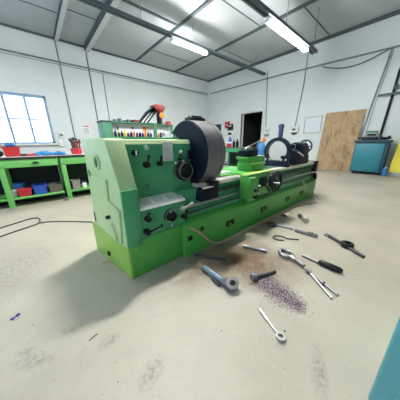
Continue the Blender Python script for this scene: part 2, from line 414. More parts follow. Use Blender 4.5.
# ------------------------------------------------------------------ the lathe
LT = thing('metal_lathe', (2.5, 1.75, 0), 'large green engine lathe with a big dark faceplate drum, standing on the concrete', 'lathe')
def part(bm, name, m, parent=None, bevel=0, label=None, smooth=True):
    o = bm.build(name, m, parent or LT, bevel=bevel, smooth=smooth)
    if label: o['label'] = label
    return o
def xs(y): return .43 - (y-1.40)*.0946          # slightly skewed outer end face
# pedestal: worn base, upper control box with the sloped white top
part(MB().prism([(1.43, 0), (2.20, 0), (2.20, .345), (1.43, .345)], lambda y, z: (.431-(y-1.43)*.135, y, z), lambda y, z: (.455, y, z)), 'pedestal_end', 'olive', bevel=.006)
ped = part(B(.45, 1.018, 1.428, 2.19, 0, .355), 'pedestal', 'bright', bevel=.006)
part(MB().prism([(1.42, .36), (2.1, .36), (2.1, .67), (1.56, .665), (1.425, .617)], lambda y, z: (.562, y, z), lambda y, z: (1.03, y, z)), 'control_box', 'green', bevel=.006)
b = MB(); b.prism([(1.418, .612), (1.425, .632), (1.575, .684), (1.575, .662)], lambda y, z: (.563, y, z), lambda y, z: (1.035, y, z))
tray = part(b, 'tool_ledge', 'shelfwhite', bevel=.006, label='worn white sloped ledge')
sl = (.684-.632)/(.15)
for (x0, x1, y0, y1) in ((.61, .70, 1.46, 1.54), (.73, .83, 1.47, 1.55), (.87, .95, 1.46, 1.53)):
    z = lambda y: .634+(y-1.425)*sl
    MB().prism([(x0, y0), (x1, y0), (x1, y1), (x0, y1)], lambda x, y: (x, y, z(y)), lambda x, y: (x, y, z(y)+.002)).build('scale_plate', 'plate', tray)
# gear cover with the chamfered front
CV = [(1.425, .315), (1.415, .803), (1.575, 1.185), (1.60, 1.197), (2.09, 1.208), (2.11, 1.19), (2.20, .30)]
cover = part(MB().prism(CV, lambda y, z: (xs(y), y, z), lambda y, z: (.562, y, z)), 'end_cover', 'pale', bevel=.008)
MB().prism([(1.412, .315), (1.400, .812), (1.43, .812), (1.43, .315)], lambda y, z: (xs(y), y, z), lambda y, z: (.562, y, z)).build('cover_front', 'green', cover, bevel=.004)  # front strip in the darker panel green; end and chamfer stay pale
PN = [(1.99, .874), (1.63, .874), (1.655, .69), (1.45, .648), (1.495, .338), (2.13, .345)]
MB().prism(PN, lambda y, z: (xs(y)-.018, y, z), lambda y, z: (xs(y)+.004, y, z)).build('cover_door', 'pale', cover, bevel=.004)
ax = Vector((-1, -.0946, 0)).normalized()
c = Vector((xs(1.79), 1.79, 1.005))
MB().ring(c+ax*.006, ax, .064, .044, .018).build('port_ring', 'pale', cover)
MB().cyl(c-ax*.0, c+ax*.004, .045).build('port_glass', 'rackgreen', cover)
c = Vector((xs(2.07), 2.07, .885)); MB().cyl(c-ax*.004, c+ax*.004, .036).build('cover_plug', 'green', cover)
c = Vector((xs(2.09)-.018, 2.09, .43)); MB().box(-.004, .004, -.018, .018, -.05, .05, mtx=Matrix.Translation(c)).build('cover_slot', 'black', cover)
c = Vector((xs(1.66)-.018, 1.66, .545)); MB().cyl(c, c+ax*.035, .016).build('cover_knob', 'black', cover)
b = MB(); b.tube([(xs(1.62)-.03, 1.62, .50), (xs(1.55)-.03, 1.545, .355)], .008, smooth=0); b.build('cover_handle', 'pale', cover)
c = Vector((xs(1.85)-.002, 1.855, .10))
b = MB(); b.box(c.x-.004, c.x+.02, 1.80, 1.91, .05, .145); sk = part(b, 'power_socket', 'black')
MB().box(c.x-.03, c.x, 1.83, 1.87, .075, .115, bev=.005).build('plug', 'rubber', sk)
# headstock casting
part(MB().prism([(1.585, .65), (1.58, 1.15), (1.60, 1.182), (1.63, 1.188), (2.08, 1.188), (2.10, 1.16), (2.10, .50), (1.585, .50)], lambda y, z: (.556, y, z), lambda y, z: (1.242, y, z)), 'headstock', 'green', bevel=.008)
part(B(.57, 1.20, 1.72, 2.05, 1.187, 1.212), 'headstock_lid', 'green', bevel=.006)
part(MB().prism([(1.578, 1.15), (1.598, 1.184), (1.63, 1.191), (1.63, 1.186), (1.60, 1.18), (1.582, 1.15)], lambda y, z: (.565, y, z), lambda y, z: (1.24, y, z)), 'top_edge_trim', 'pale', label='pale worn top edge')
yp = 1.582
pl = part(B(.909, 1.018, yp-.006, yp, .992, 1.166), 'spec_plate', 'plate', label='grey printed speed plate')
b = MB()
for k in range(7): b.box(.922, 1.005-(.02 if k % 3 == 2 else 0), yp-.0075, yp-.005, 1.005+k*.017, 1.009+k*.017)
for x in (.925, 1.0): b.box(x-.004, x+.004, yp-.009, yp-.005, 1.145, 1.153)
b.build('plate_lines', 'plateline', pl)
def lever(x, y, z, dx, dz, ln, name='lever', hub=.03, m='black', ballm=None, rod='black'):
    h = part(Cy((x, y, z), (x, y-.045, z), hub, hub*.8), name, m)
    e = Vector((dx, -.25, dz)).normalized()*ln + Vector((x, y-.035, z))
    MB().tube([(x, y-.035, z), e], .009, smooth=0).build('handle', rod, h)
    MB().sph(e, .016, n=12).build('grip', ballm or 'black', h)
    return h
lever(.732, yp, .975, .15, 1, .075, 'gear_lever'); lever(.862, yp, .975, .05, 1, .06, 'gear_lever', hub=.024)
lever(1.085, yp, 1.005, -.05, 1, .07, 'gear_lever', hub=.014, ballm='chrome')
k = part(Cy((.637, yp, 1.08), (.637, yp-.04, 1.08), .027, .024), 'selector_knob', 'black')
MB().box(.632, .642, yp-.05, yp-.038, 1.062, 1.10).build('pointer', 'white', k)
part(Cy((.747, yp, 1.118), (.747, yp-.03, 1.118), .022, .018), 'selector_knob', 'chrome', label='small bright knob')
part(Cy((.728, yp, .785), (.728, yp-.012, .785), .018), 'oil_plug', 'rackgreen')
part(Cy((1.048, yp, .965), (1.048, yp-.01, .965), .014), 'oil_plug', 'white')
# big black speed dial
dl = part(MB().rev((1.125, yp, .885), (0, -1, 0), [(0, .105), (.05, .105), (.062, .098), (.075, .08), (.04, .072), (.035, .0)], n=40), 'speed_dial', 'black')
MB().ring((1.125, yp-.022, .885), (0, -1, 0), .1075, .09, .008, n=40).build('dial_band', 'chrome', dl)
MB().ring((1.125, yp-.072, .885), (0, -1, 0), .084, .078, .006, n=40).build('dial_rim', 'steel', dl)
# lower control panel
y2 = 1.422
part(MB().rev((.85, y2, .505), (0, -1, 0), [(0, .062), (.02, .062), (.03, .054), (.05, .05), (.055, .044), (.035, .036), (.035, .0)], n=32), 'feed_dial', 'black')
part(MB().ring((.85, y2-.022, .505), (0, -1, 0), .06, .052, .012, n=32), 'dial_ring', 'chrome')
part(B(.575, 1.015, y2-.004, y2+.004, .372, .377), 'panel_seam', 'rackgreen')
lever(.622, y2, .535, 0, 1, .06, 'feed_lever', hub=.028)
h = lever(.603, y2, .418, .85, .32, .13, 'feed_lever', hub=.03)
lever(.985, y2, .545, .9, .45, .10, 'clutch_lever', hub=.024, m='chrome', rod='chrome', ballm='chrome')
lever(1.0, y2, .455, .1, 1, .065, 'feed_lever', hub=.026)
part(Cy((.86, y2, .395), (.86, y2-.008, .395), .012), 'oil_plug', 'chrome')
part(Cy((.50, 1.427, .28), (.50, 1.42, .28), .008), 'screw', 'olive')
# bed: lower apron, slanted wall, ways
part(MB().prism([(1.38, .0), (1.38, .36), (1.395, .374), (1.50, .40), (2.02, .40), (2.10, .36), (2.10, 0)], lambda y, z: (.98, y, z), lambda y, z: (4.60, y, z-(.05 if z > .3 else 0))), 'bed_plinth', 'bright', bevel=.004)
part(MB().prism([(1.47, .35), (1.52, .55), (1.50, .66), (1.48, .69), (2.06, .69), (2.02, .35)], lambda y, z: (1.0, y, z), lambda y, z: (4.70, y, z)), 'bed', 'green', bevel=.006)
for (ya, yb) in ((1.475, 1.585), (1.955, 2.065)):
    part(MB().prism([(ya, .69), (ya, .722), (ya+.02, .737), (yb-.02, .737), (yb, .722), (yb, .69)], lambda y, z: (1.245, y, z), lambda y, z: (4.72, y, z)), 'bed_way', 'way')
part(B(1.245, 4.66, 1.60, 1.94, .68, .70), 'bed_valley', 'rackgreen')
part(Cy((1.03, 1.465, .52), (4.62, 1.465, .52), .016, n=14), 'lead_screw', 'steel', label='long bright lead screw')
part(Cy((1.03, 1.455, .455), (4.62, 1.455, .455), .011, n=12), 'feed_rod', 'tooldark')
part(B(1.25, 4.6, 1.462, 1.488, .60, .635), 'gear_rack', 'tooldark')
for x in (1.61, 2.39, 3.18, 3.80): 
    b = MB(); b.box(x, x+.055, 1.374, 1.384, .155, .205).box(x+.10, x+.155, 1.374, 1.384, .155, .205).box(x, x+.155, 1.374, 1.384, .195, .225)
    part(b, 'jacking_notch', 'black', smooth=False)
    part(Cy((x+.077, 1.381, .14), (x+.077, 1.368, .14), .012, n=6), 'levelling_bolt', 'tooldark')
part(Cy((1.215, 1.384, .262), (1.215, 1.374, .262), .024), 'drain_hole', 'black')
part(B(1.022, 1.075, 1.374, 1.384, .18, .23), 'jacking_notch', 'black')
# bracket and end of bed
part(B(4.62, 4.78, 1.44, 2.04, .50, .745), 'end_bracket', 'navy', bevel=.01)
part(Cy((4.66, 1.45, .47), (4.70, 1.45, .35), .05), 'end_bearing', 'navy')
part(MB().prism([(1.40, .10), (1.40, .32), (1.55, .50), (2.0, .50), (2.06, .10)], lambda y, z: (4.56, y, z), lambda y, z: (4.70, y, z)), 'bed_foot', 'rackgreen', bevel=.02)
# gap block enlarged to stand for the drum's shade, bright slide under the drum
part(B(1.243, 1.52, 1.43, 1.60, .55, .70), 'gap_shade_block', 'navy', bevel=.008)
part(B(1.27, 1.44, 1.425, 1.49, .682, .706), 'gap_plate', 'chrome', bevel=.004)
part(B(1.45, 1.86, 1.41, 1.53, .72, .752), 'slide_cover', 'chrome', bevel=.004, label='bright steel slide cover')
part(B(1.38, 1.50, 1.40, 1.54, .70, .75), 'slide_wiper', 'black', bevel=.01)
# spindle drum
DC = (1.25, 1.69, 1.04)
drum = part(MB().rev(DC, (1, 0, 0), [(0, .06), (0, .330), (.012, .343), (.02, .345), (.275, .345), (.285, .34), (.285, .06)], n=72), 'faceplate_drum', ['navy'])
part(MB().rev(DC, (1, 0, 0), [(.024, .343), (.030, .3475), (.215, .3475), (.219, .343)], n=72), 'drum_band', 'rim', drum, label='turned grey steel rim')
part(MB().rev(DC, (1, 0, 0), [(.223, .343), (.227, .349), (.275, .349), (.279, .343)], n=72), 'drum_flange', 'rim', drum, label='narrow grey rear rim')
part(MB().cyl((1.20, 1.69, 1.04), (1.27, 1.69, 1.04), .12), 'spindle_nose', 'navy', drum)
jb = MB(); jb.box(1.30, 1.50, 1.63, 1.75, 1.378, 1.418, bev=.01).box(1.33, 1.47, 1.65, 1.73, 1.416, 1.435, bev=.006)
part(jb, 'clamping_jaw', 'black', drum)
for (x, h, r) in ((1.03, .03, .014), (1.10, .055, .010), (1.14, .045, .02), (1.17, .03, .012)):
    part(Cy((x, 1.75, 1.211), (x, 1.75, 1.205+h), r, r*.8, n=12), 'oil_fitting', 'chrome')
# carriage
CA = part(MB().prism([(1.40, .738), (1.40, .756), (1.62, .766), (2.10, .766), (2.10, .738)], lambda y, z: (2.02, y, z), lambda y, z: (2.56, y, z)), 'saddle', 'bright', bevel=.006)
part(MB().prism([(1.58, .738), (1.58, .756), (1.62, .764), (1.98, .764), (1.98, .738)], lambda y, z: (1.74, y, z), lambda y, z: (2.03, y, z)), 'saddle_wing', 'bright', CA, bevel=.006)
part(B(1.76, 2.0, 1.66, 1.78, .764, .776), 'way_wiper', 'shelfwhite', CA, bevel=.004)
part(B(1.98, 2.60, 1.345, 1.47, .752, .768), 'saddle_lip', 'olive', CA, bevel=.006)
ap = part(B(1.955, 2.50, 1.345, 1.465, .44, .757), 'carriage_apron', 'bright', bevel=.012)
part(B(1.955, 2.09, 1.30, 1.36, .42, .73), 'apron_gearbox', 'bright', bevel=.012)
part(B(2.22, 2.40, 1.325, 1.35, .56, .70), 'apron_recess', 'navy', bevel=.01)
for (x, z, dx, dz, l) in ((2.06, .56, .3, .9, .07), (2.05, .47, .4, .8, .06), (2.30, .60, .7, -.8, .12), (2.34, .66, .6, -.7, .13)):
    lever(x, 1.335 if x > 2.1 else 1.30, z, dx, dz, l, 'apron_lever', hub=.022, ballm='chrome' if x < 2.1 else 'black')
hw = part(MB().torus((2.62, 1.30, .60), (0, -1, 0), .135, .022, n=40), 'handwheel', 'black')
b = MB(); b.cyl((2.62, 1.36, .60), (2.62, 1.28, .60), .045, .035)
for a in (0.4, 2.5, 4.6): b.tube([(2.62, 1.31, .60), (2.62+.13*math.cos(a), 1.30, .60+.13*math.sin(a))], .016, smooth=0)
b.build('wheel_hub', 'black', hw)
Cy((2.52, 1.29, .60), (2.52, 1.20, .60), .013).build('wheel_grip', 'chrome', hw)
part(B(2.50, 2.74, 1.36, 1.47, .52, .68), 'feed_box', 'navy', bevel=.012)
# cross slide, compound and tool post
part(B(2.24, 2.56, 1.48, 1.74, .766, .885), 'cross_slide', 'bright', bevel=.006)
part(B(2.26, 2.55, 1.50, 1.74, .885, .93), 'swivel_base', 'bright', bevel=.008)
cs = part(B(2.18, 2.63, 1.52, 1.72, .925, .962), 'compound_slide', 'bright', bevel=.006)
part(B(2.40, 2.62, 1.53, 1.71, .961, .968), 'slide_top', 'shelfwhite', cs)
part(B(2.23, 2.57, 1.462, 1.50, .86, .875), 'slide_edge', 'olive', bevel=.004)
tp = part(B(2.20, 2.46, 1.54, 1.70, .962, 1.045), 'tool_post', 'navy', bevel=.008)
b = MB(); b.box(2.22, 2.47, 1.55, 1.68, 1.045, 1.06, bev=.004)
for x in (2.24, 2.30, 2.37, 2.44): b.cyl((x, 1.565, 1.045), (x, 1.565, 1.085), .012, n=6).cyl((x, 1.665, 1.045), (x, 1.665, 1.085), .012, n=6)
b.build('clamp_screws', 'tooldark', tp)
MB().cyl((2.34, 1.615, 1.055), (2.34, 1.615, 1.10), .026).build('post_nut', 'steel', tp)
# flexible work lamp with orange head
wl = part(MB().tube([(2.36, 1.72, 1.045), (2.52, 1.77, 1.09), (2.72, 1.80, 1.13), (2.98, 1.80, 1.21)], .008), 'work_lamp', 'toolsteel', label='slender bright arm with an orange head')
MB().sph((3.02, 1.80, 1.195), .036, (.75, 1, 1.35)).build('lamp_head', 'orange', wl)
# steady rest
sr = part(MB().ring((3.32, 1.69, .99), (1, 0, 0), .245, .182, .06, n=56), 'steady_rest', 'navy')
MB().prism([(1.45, .735), (1.93, .735), (1.93, .78), (1.86, .84), (1.52, .84), (1.45, .78)], lambda y, z: (3.25, y, z), lambda y, z: (3.39, y, z)).build('steady_base', 'navy', sr, bevel=.008)
b = MB(); b.box(3.29, 3.35, 1.635, 1.695, 1.20, 1.40, bev=.006).box(3.285, 3.355, 1.63, 1.70, 1.39, 1.445, bev=.006).cyl((3.32, 1.665, 1.44), (3.32, 1.665, 1.455), .02)
b.build('steady_jaw', 'jawblue', sr)
for a in (PI*1.18, -.35):
    p = Vector((3.27, 1.69+.20*math.cos(a), .99+.20*math.sin(a))); q = Vector((3.27, 1.69+.15*math.cos(a), .99+.15*math.sin(a)))
    Cy(p, q, .022).build('steady_jaw', 'navy', sr)
MB().torus((3.29, 1.69, .99), (1, 0, 0), .184, .005, n=56).build('bore_edge', 'toolsteel', sr)
b = MB()
for y in (1.50, 1.58, 1.80, 1.88): b.cyl((3.27, y, .84), (3.27, y, .875), .014, n=6)
b.build('clamp_nuts', 'chrome', sr)
# tailstock
ts = part(B(3.64, 4.32, 1.50, 1.78, .735, .90), 'tailstock', 'navy', bevel=.015)
part(MB().prism([(1.56, .88), (1.54, 1.0), (1.59, 1.12), (1.69, 1.15), (1.79, 1.12), (1.84, 1.0), (1.80, .88)], lambda y, z: (4.0, y, z), lambda y, z: (4.42, y, z)), 'tailstock_body', 'navy', ts, bevel=.012)
part(MB().rev((4.0, 1.68, 1.06), (-1, 0, 0), [(0, .09), (.08, .08), (.10, .065), (.10, .04), (.06, .035), (.06, 0)], n=28), 'quill', 'navy', ts)
MB().ring((3.898, 1.68, 1.06), (1, 0, 0), .062, .052, .012, n=28).build('quill_rim', 'toolsteel', ts)
MB().tube([(3.72, 1.50, .985), (3.86, 1.44, .90)], .016, smooth=0).build('lock_lever', 'chrome', ts)
Cy((3.74, 1.54, .99), (3.72, 1.49, .985), .02).build('lever_hub', 'navy', ts)
B(3.70, 3.78, 1.52, 1.60, .89, 1.0).build('lever_block', 'navy', ts, bevel=.01)
th = part(MB().torus((4.53, 1.68, 1.06), (1, 0, 0), .13, .018, n=36), 'tailstock_wheel', 'jawblue')
b = MB(); b.cyl((4.38, 1.68, 1.06), (4.56, 1.68, 1.06), .035)
for a in (0, PI/2, PI, PI*1.5): b.tube([(4.53, 1.68, 1.06), (4.53, 1.68+.125*math.cos(a), 1.06+.125*math.sin(a))], .011, smooth=0)
b.build('wheel_spokes', 'navy', th)
# white squeeze bottle on the back way
t = thing('squeeze_bottle', (3.04, 1.99, .738), 'small white bottle on the lathe bed beside the round steady rest', 'bottle')
Cy((3.04, 1.99, .738), (3.04, 1.99, .86), .035, n=16).build('body', 'white', t); Cy((3.04, 1.99, .86), (3.04, 1.99, .90), .02, .008, n=12).build('nozzle', 'paper', t)
# beige hose
h = MB().tube([(1.035, 1.365, .325), (1.09, 1.362, .30), (1.20, 1.35, .20), (1.33, 1.335, .07), (1.50, 1.33, .013), (1.9, 1.335, .013), (2.6, 1.33, .013), (3.3, 1.31, .013), (3.75, 1.22, .013), (4.02, 1.13, .013), (4.16, 1.19, .013), (4.22, 1.28, .07), (4.05, 1.335, .24), (3.85, 1.345, .38), (3.83, 1.37, .43)], .013, smooth=6).build('hose', 'hose')
tag(h, 'beige hose running along the foot of the lathe bed', 'hose')

# ------------------------------------------------------------------ workbench
YF = 4.90
def bench(x0, x1, label, legs, first):
    t = thing('workbench', ((x0+x1)/2, 5.25, 0), label, 'workbench', 'green workbenches')
    B(x0, x1, YF-.03, 5.62, .905, .945).build('bench_top', 'dark', t, bevel=.005)
    B(x0, x1, YF-.032, 5.60, .9455, .949).build('top_sheet', 'plate', t, smooth=False)
    dr = B(x0+.02, x1-.02, YF-.012, YF+.03, .755, .90).build('drawer', 'benchgreen', t, bevel=.006)
    hx = -.02 if first else (x0+x1)/2
    b = MB(); b.box(hx-.055, hx+.055, YF-.045, YF-.012, .815, .835, bev=.006).box(hx-.035, hx+.03, YF-.05, YF-.02, .832, .85, bev=.005)
    b.build('drawer_handle', 'black', dr)
    for x in legs:
        for y in (YF, 5.48):
            b = MB(); b.box(x, x+.085, y, y+.05, 0, .905); b.box(x-.012, x+.105, y-.012, y+.07, 0, .025)
            b.build('leg', 'benchgreen', t, bevel=.004)
    B(x0+.02, x1-.02, YF+.005, 5.56, .15, .185).build('lower_shelf', 'benchgreen', t, bevel=.004)
    B(x0, x1+.004, 5.585, 5.61, .02, .905).build('back_panel', 'dark', t, smooth=False)
    B(x0+.02, x1-.02, 5.30, 5.33, .0, .15).build('kick_board', 'dark', t, smooth=False)
    return t
bench(-2.2, .355, 'long green workbench under the window, left unit with red and blue bins on its shelf', (-2.15, -.56), True)
bench(.365, 1.9, 'green workbench unit right of the first, partly behind the lathe', (.37, 1.78), False)
BT = .95
def open_bin(x0, x1, y0, y1, z0, z1, m, label, cat='box', name='storage_bin', flare=.015, rim=True):
    t = thing(name, ((x0+x1)/2, (y0+y1)/2, z0), label, cat)
    b = MB()
    o0 = [(x0+flare, y0+flare, z0), (x1-flare, y0+flare, z0), (x1-flare, y1-flare, z0), (x0+flare, y1-flare, z0)]
    o1 = [(x0, y0, z1), (x1, y0, z1), (x1, y1, z1), (x0, y1, z1)]
    w = .012
    i1 = [(x0+w, y0+w, z1), (x1-w, y0+w, z1), (x1-w, y1-w, z1), (x0+w, y1-w, z1)]
    i0 = [(x0+flare+w, y0+flare+w, z0+.02), (x1-flare-w, y0+flare+w, z0+.02), (x1-flare-w, y1-flare-w, z0+.02), (x0+flare+w, y1-flare-w, z0+.02)]
    for A, C in ((o0, o1), (i1, i0)):
        for k in range(4): b.quad(A[k], A[(k+1) % 4], C[(k+1) % 4], C[k])
    for k in range(4): b.quad(o1[k], o1[(k+1) % 4], i1[(k+1) % 4], i1[k])
    b.quad(*o0[::-1]); b.quad(*i0)
    bmesh.ops.remove_doubles(b.bm, verts=b.bm.verts, dist=1e-5)
    b.build('bin_body', m, t, smooth=False)
    if rim:
        r = MB(); e = .008
        r.box(x0-e, x1+e, y0-e, y0, z1-.02, z1).box(x0-e, x1+e, y1, y1+e, z1-.02, z1).box(x0-e, x0, y0, y1, z1-.02, z1).box(x1, x1+e, y0, y1, z1-.02, z1)
        r.build('rim', m, t, smooth=False)
    return t
open_bin(-.43, -.20, 5.02, 5.22, BT, 1.13, 'red', 'red open bin on the bench top below the window', 'bin')
t = thing('cloth_bundle', (-.33, 5.10, 1.09), 'blue-grey bundle of rags on top of the red bench-top bin', 'rags')
b = MB(); b.sph((-.335, 5.10, 1.165), .062, (1.0, .8, .8)).sph((-.28, 5.13, 1.155), .045, (1, .9, .7)); b.build('rag', 'barrel', t)
t = thing('cable_reel', (-.50, 5.06, BT), 'dark round reel on the bench at the left frame edge', 'reel')
MB().rev((-.50, 5.02, BT+.062), (0, 1, 0), [(0, .062), (.012, .062), (.012, .035), (.07, .035), (.07, .062), (.082, .062)]).build('spool', 'black', t)
MB().ring((-.50, 5.06, BT+.062), (0, 1, 0), .052, .034, .05).build('winding', 'tealdark', t)
def small_tool(x, y, w, h, m, m2, label, cat, name):
    t = thing(name, (x, y, BT), label, cat)
    MB().box(x-w/2, x+w/2, y-.03, y+.03, BT, BT+h, bev=.01).build('tool_body', m, t)
    MB().cyl((x-w*.7, y, BT+h*.45), (x+w*.7, y, BT+h*.45), h*.35, h*.25, n=12).build('tool_grip', m2, t)
    return t
small_tool(-.165, 5.06, .10, .05, 'tooldark', 'toolsteel', 'dark small vice-like tool on the bench right of the red bin', 'tool', 'clamp')
small_tool(-.06, 5.04, .13, .045, 'red', 'tooldark', 'red-handled tool lying on the bench top', 'tool', 'hand_tool')
small_tool(.005, 5.12, .06, .055, 'redorange', 'red', 'small red block behind the red-handled tool on the bench', 'block', 'red_block')
def rag(cx, cy, pts, label):
    b = MB()
    for (dx, dy, r, sz) in pts: b.sph((cx+dx, cy+dy, BT+r*sz*.9), r, (1.25, 1, sz), n=14)
    o = b.build('rag', 'lightblue'); tag(o, label, 'rag', 'blue rags on the bench'); return o
rag(.12, 5.06, [(-.07, 0, .05, .7), (0, .02, .06, .75), (.07, -.01, .06, .8), (.12, .02, .05, .7), (-.12, .01, .035, .6)], 'larger crumpled blue rag heap on the middle of the bench')
rag(.40, 5.06, [(-.06, 0, .05, .65), (.0, .02, .055, .75), (.06, 0, .05, .7)], 'smaller crumpled blue rag just left of the red tool can')
t = thing('tool_can', (.74, 5.12, BT), 'red can full of dark hand tools at the right of the bench', 'tool can')
MB().rev((.73, 5.12, BT), (0, 0, 1), [(0, .10), (.13, .108), (.13, .10), (.02, .095)], n=24).build('can', 'red', t)
b = MB()
for i in range(10):
    a = i*2*PI/10+.3; r = .06
    x, y = .74+r*math.cos(a), 5.12+r*math.sin(a); tx, ty = .74+.09*math.cos(a+.2), 5.12+.07*math.sin(a+.2); z = 1.20+.13*random.random()
    b.tube([(x, y, BT+.03), (tx, ty, z)], .010, smooth=0).sph((tx, ty, z), .022+.01*(i % 3), (1, 1, .8), n=10)
b.build('can_tools', 'tooldark', t)
b = MB()
for i in range(4): b.box(.67+i*.04, .69+i*.04, 5.04, 5.06, 1.10, 1.22+.02*(i % 2))
b.build('can_handles', 'redorange', t)
# shelf load
ZS = .186
open_bin(-.53, -.41, 5.0, 5.12, ZS, .315, 'tub', 'cream plastic tub at the left of the lower bench shelf', 'tub', 'storage_tub')
b = MB(); b.rev((-.36, 5.25, ZS), (0, 0, 1), [(0, .07), (.10, .085), (.19, .10), (.20, .11), (.235, .10), (.25, .03)], n=24)
t = thing('lidded_pot', (-.36, 5.25, ZS), 'teal lidded pot behind the tub and red box on the bench shelf', 'pot')
b.build('pot', 'lightblue', t); Cy((-.36, 5.25, .435), (-.36, 5.25, .455), .02).build('lid_knob', 'black', t)
open_bin(-.40, -.19, 4.94, 5.12, ZS, .325, 'red', 'red box on the lower shelf of the workbench', 'box')
open_bin(-.165, .055, 4.95, 5.2, ZS, .37, 'blue', 'deep blue plastic bin on the lower shelf of the workbench', 'bin')
open_bin(.085, .335, 4.96, 5.2, ZS, .345, 'brown', 'brown box of oddments on the shelf right of the blue bin', 'box')
t = thing('scrap_heap', (.21, 5.08, .26), 'dark scrap metal piled in the brown box on the shelf', 'scrap')
b = MB()
for i in range(9): b.sph((.12+.022*i, 5.05+.05*random.random(), .34+.02*random.random()), .03, (1, 1, .8), n=8)
b.build('scrap', 'tooldark', t)
open_bin(.505, .665, 4.98, 5.2, ZS, .385, 'greybrown', 'grey cardboard box on the shelf of the right bench unit', 'box', 'cardboard_box')
small = thing('white_jar', (.745, 5.05, ZS), 'small white jar next to the grey cardboard box on the shelf', 'jar')
Cy((.745, 5.05, ZS), (.745, 5.05, .31), .045, n=18).build('jar_body', 'white', small); Cy((.745, 5.05, .31), (.745, 5.05, .335), .047, n=18).build('lid', 'tooldark', small)
o = MB().tube([(.26, 5.45, .19), (.28, 5.42, .45), (.24, 5.40, .62), (.16, 5.38, .50), (.10, 5.36, .25)], .012).build('hanging_cord', 'rubber'); tag(o, 'dark looped cord hanging under the workbench behind the brown box', 'cord')
o = MB().box(.29, .36, 4.80, 4.86, 0, .05, bev=.01).build('metal_offcut', 'brown'); tag(o, 'small brown offcut on the floor at the bench leg', 'offcut')

# ------------------------------------------------------------------ window wall bits
t = thing('wall_switch', (1.07, YW-.02, 1.45), 'small grey switch box on the wall right of the window', 'switch')
B(.90, 1.12, YW-.08, YW, 1.42, 1.66).build('switch_box', 'plate', t, bevel=.01); B(.95, 1.07, YW-.10, YW-.07, 1.52, 1.60).build('rocker', 'conduit', t)
t = thing('wall_socket', (.93, YW-.02, 1.1), 'white socket below the grey switch box', 'socket')
B(.86, 1.0, YW-.07, YW, 1.10, 1.34).build('socket_box', 'white', t, bevel=.01)
t = thing('wall_notice', (2.0, YW-.01, 1.6), 'white paper notice with a red heading on the window wall', 'notice')
B(1.86, 2.16, YW-.012, YW-.002, 1.58, 2.0).build('sheet', 'white', t, smooth=False)
B(1.89, 2.12, YW-.016, YW-.012, 1.93, 1.975).build('heading', 'red', t, smooth=False)
b = MB()
for k in range(8): b.box(1.89, 2.12-.04*(k % 3 == 1), YW-.016, YW-.012, 1.62+k*.035, 1.632+k*.035)
b.build('text_lines', 'plateline', t, smooth=False)

# ------------------------------------------------------------------ green rack behind the headstock
RY = 6.0
rk = thing('storage_rack', (2.6, RY+.2, 0), 'dark green storage rack with a white back board behind the headstock', 'rack')
B(1.60, 1.86, RY, RY+.5, 0, 1.77).build('side_box', 'rackgreen', rk, bevel=.01)
B(1.58, 1.858, RY-.02, RY+.5, 1.77, 1.80).build('box_top', 'dark', rk)
B(1.86, 3.95, RY-.01, RY+.30, 1.765, 1.80).build('top_shelf', 'rackgreen', rk, bevel=.005)
B(3.20, 3.30, RY, RY+.08, 0, 1.765).build('post', 'rackgreen', rk, bevel=.005)
B(3.87, 3.95, RY, RY+.08, 0, 1.765).build('post', 'rackgreen', rk, bevel=.005)
B(1.86, 3.95, RY, RY+.3, 1.34, 1.375).build('middle_shelf', 'rackgreen', rk, bevel=.005)
B(1.86, 3.95, RY+.20, RY+.22, 1.375, 1.765).build('back_board', 'white', rk, smooth=False)
B(1.86, 3.95, RY, RY+.5, .70, .735).build('lower_shelf', 'rackgreen', rk, bevel=.005)
b = MB(); b.box(2.05, 2.09, RY+.192, RY+.20, 1.58, 1.66).box(2.5, 2.56, RY+.192, RY+.20, 1.62, 1.67).build('board_hook', 'black', rk)
o = B(2.88, 3.0, RY+.19, RY+.20, 1.56, 1.70).build('sticker', 'orange', rk); o['label'] = 'orange-yellow sticker'
cols = [('black', 'black'), ('tooldark', 'white'), ('black', 'tooldark'), ('yellow', 'yellow'), ('purple', 'white'), ('black', 'orange'), ('orange', 'black'), ('purple', 'purple'), ('black', 'white'), ('purple', 'orange'), ('orange', 'redorange'), ('tooldark', 'black'), ('purple', 'black')]
words = {'black': 'black', 'tooldark': 'dark grey', 'yellow': 'yellow', 'purple': 'purple', 'orange': 'orange', 'white': 'white', 'redorange': 'red'}
order = ['first', 'second', 'third', 'fourth', 'fifth', 'sixth', 'seventh', 'eighth', 'ninth', 'tenth', 'eleventh', 'twelfth', 'thirteenth']
for i, (m1, m2) in enumerate(cols):
    x = 1.95+i*.096; h = (.20, .15, .17, .21, .15, .18, .16, .14, .17, .15, .18, .15, .13)[i]
    t = thing('bottle', (x, RY+.09, 1.376), '%s bottle with %s cap, %s from the left on the rack shelf' % (words[m1], words[m2], order[i]), 'bottle', 'bottles on the rack shelf')
    MB().rev((x, RY+.09, 1.376), (0, 0, 1), [(0, .038), (h*.62, .038), (h*.78, .018), (h*.82, .018)], n=14).build('bottle_body', m1, t)
    Cy((x, RY+.09, 1.376+h*.82), (x, RY+.09, 1.376+h), .020, n=12).build('cap', m2, t)
for i, (m1, x) in enumerate((('orange', 3.40), ('black', 3.48), ('purple', 3.57), ('white', 3.65))):
    t = thing('spray_can', (x, RY+.09, 1.376), '%s spray can right of the rack post, %s of four' % (words[m1], order[i]), 'can', 'spray cans on the rack')
    Cy((x, RY+.09, 1.376), (x, RY+.09, 1.50+.03*(i % 2)), .032, n=14).build('can_body', m1, t); Cy((x, RY+.09, 1.50+.03*(i % 2)), (x, RY+.09, 1.54+.03*(i % 2)), .02, n=10).build('nozzle', 'white', t)
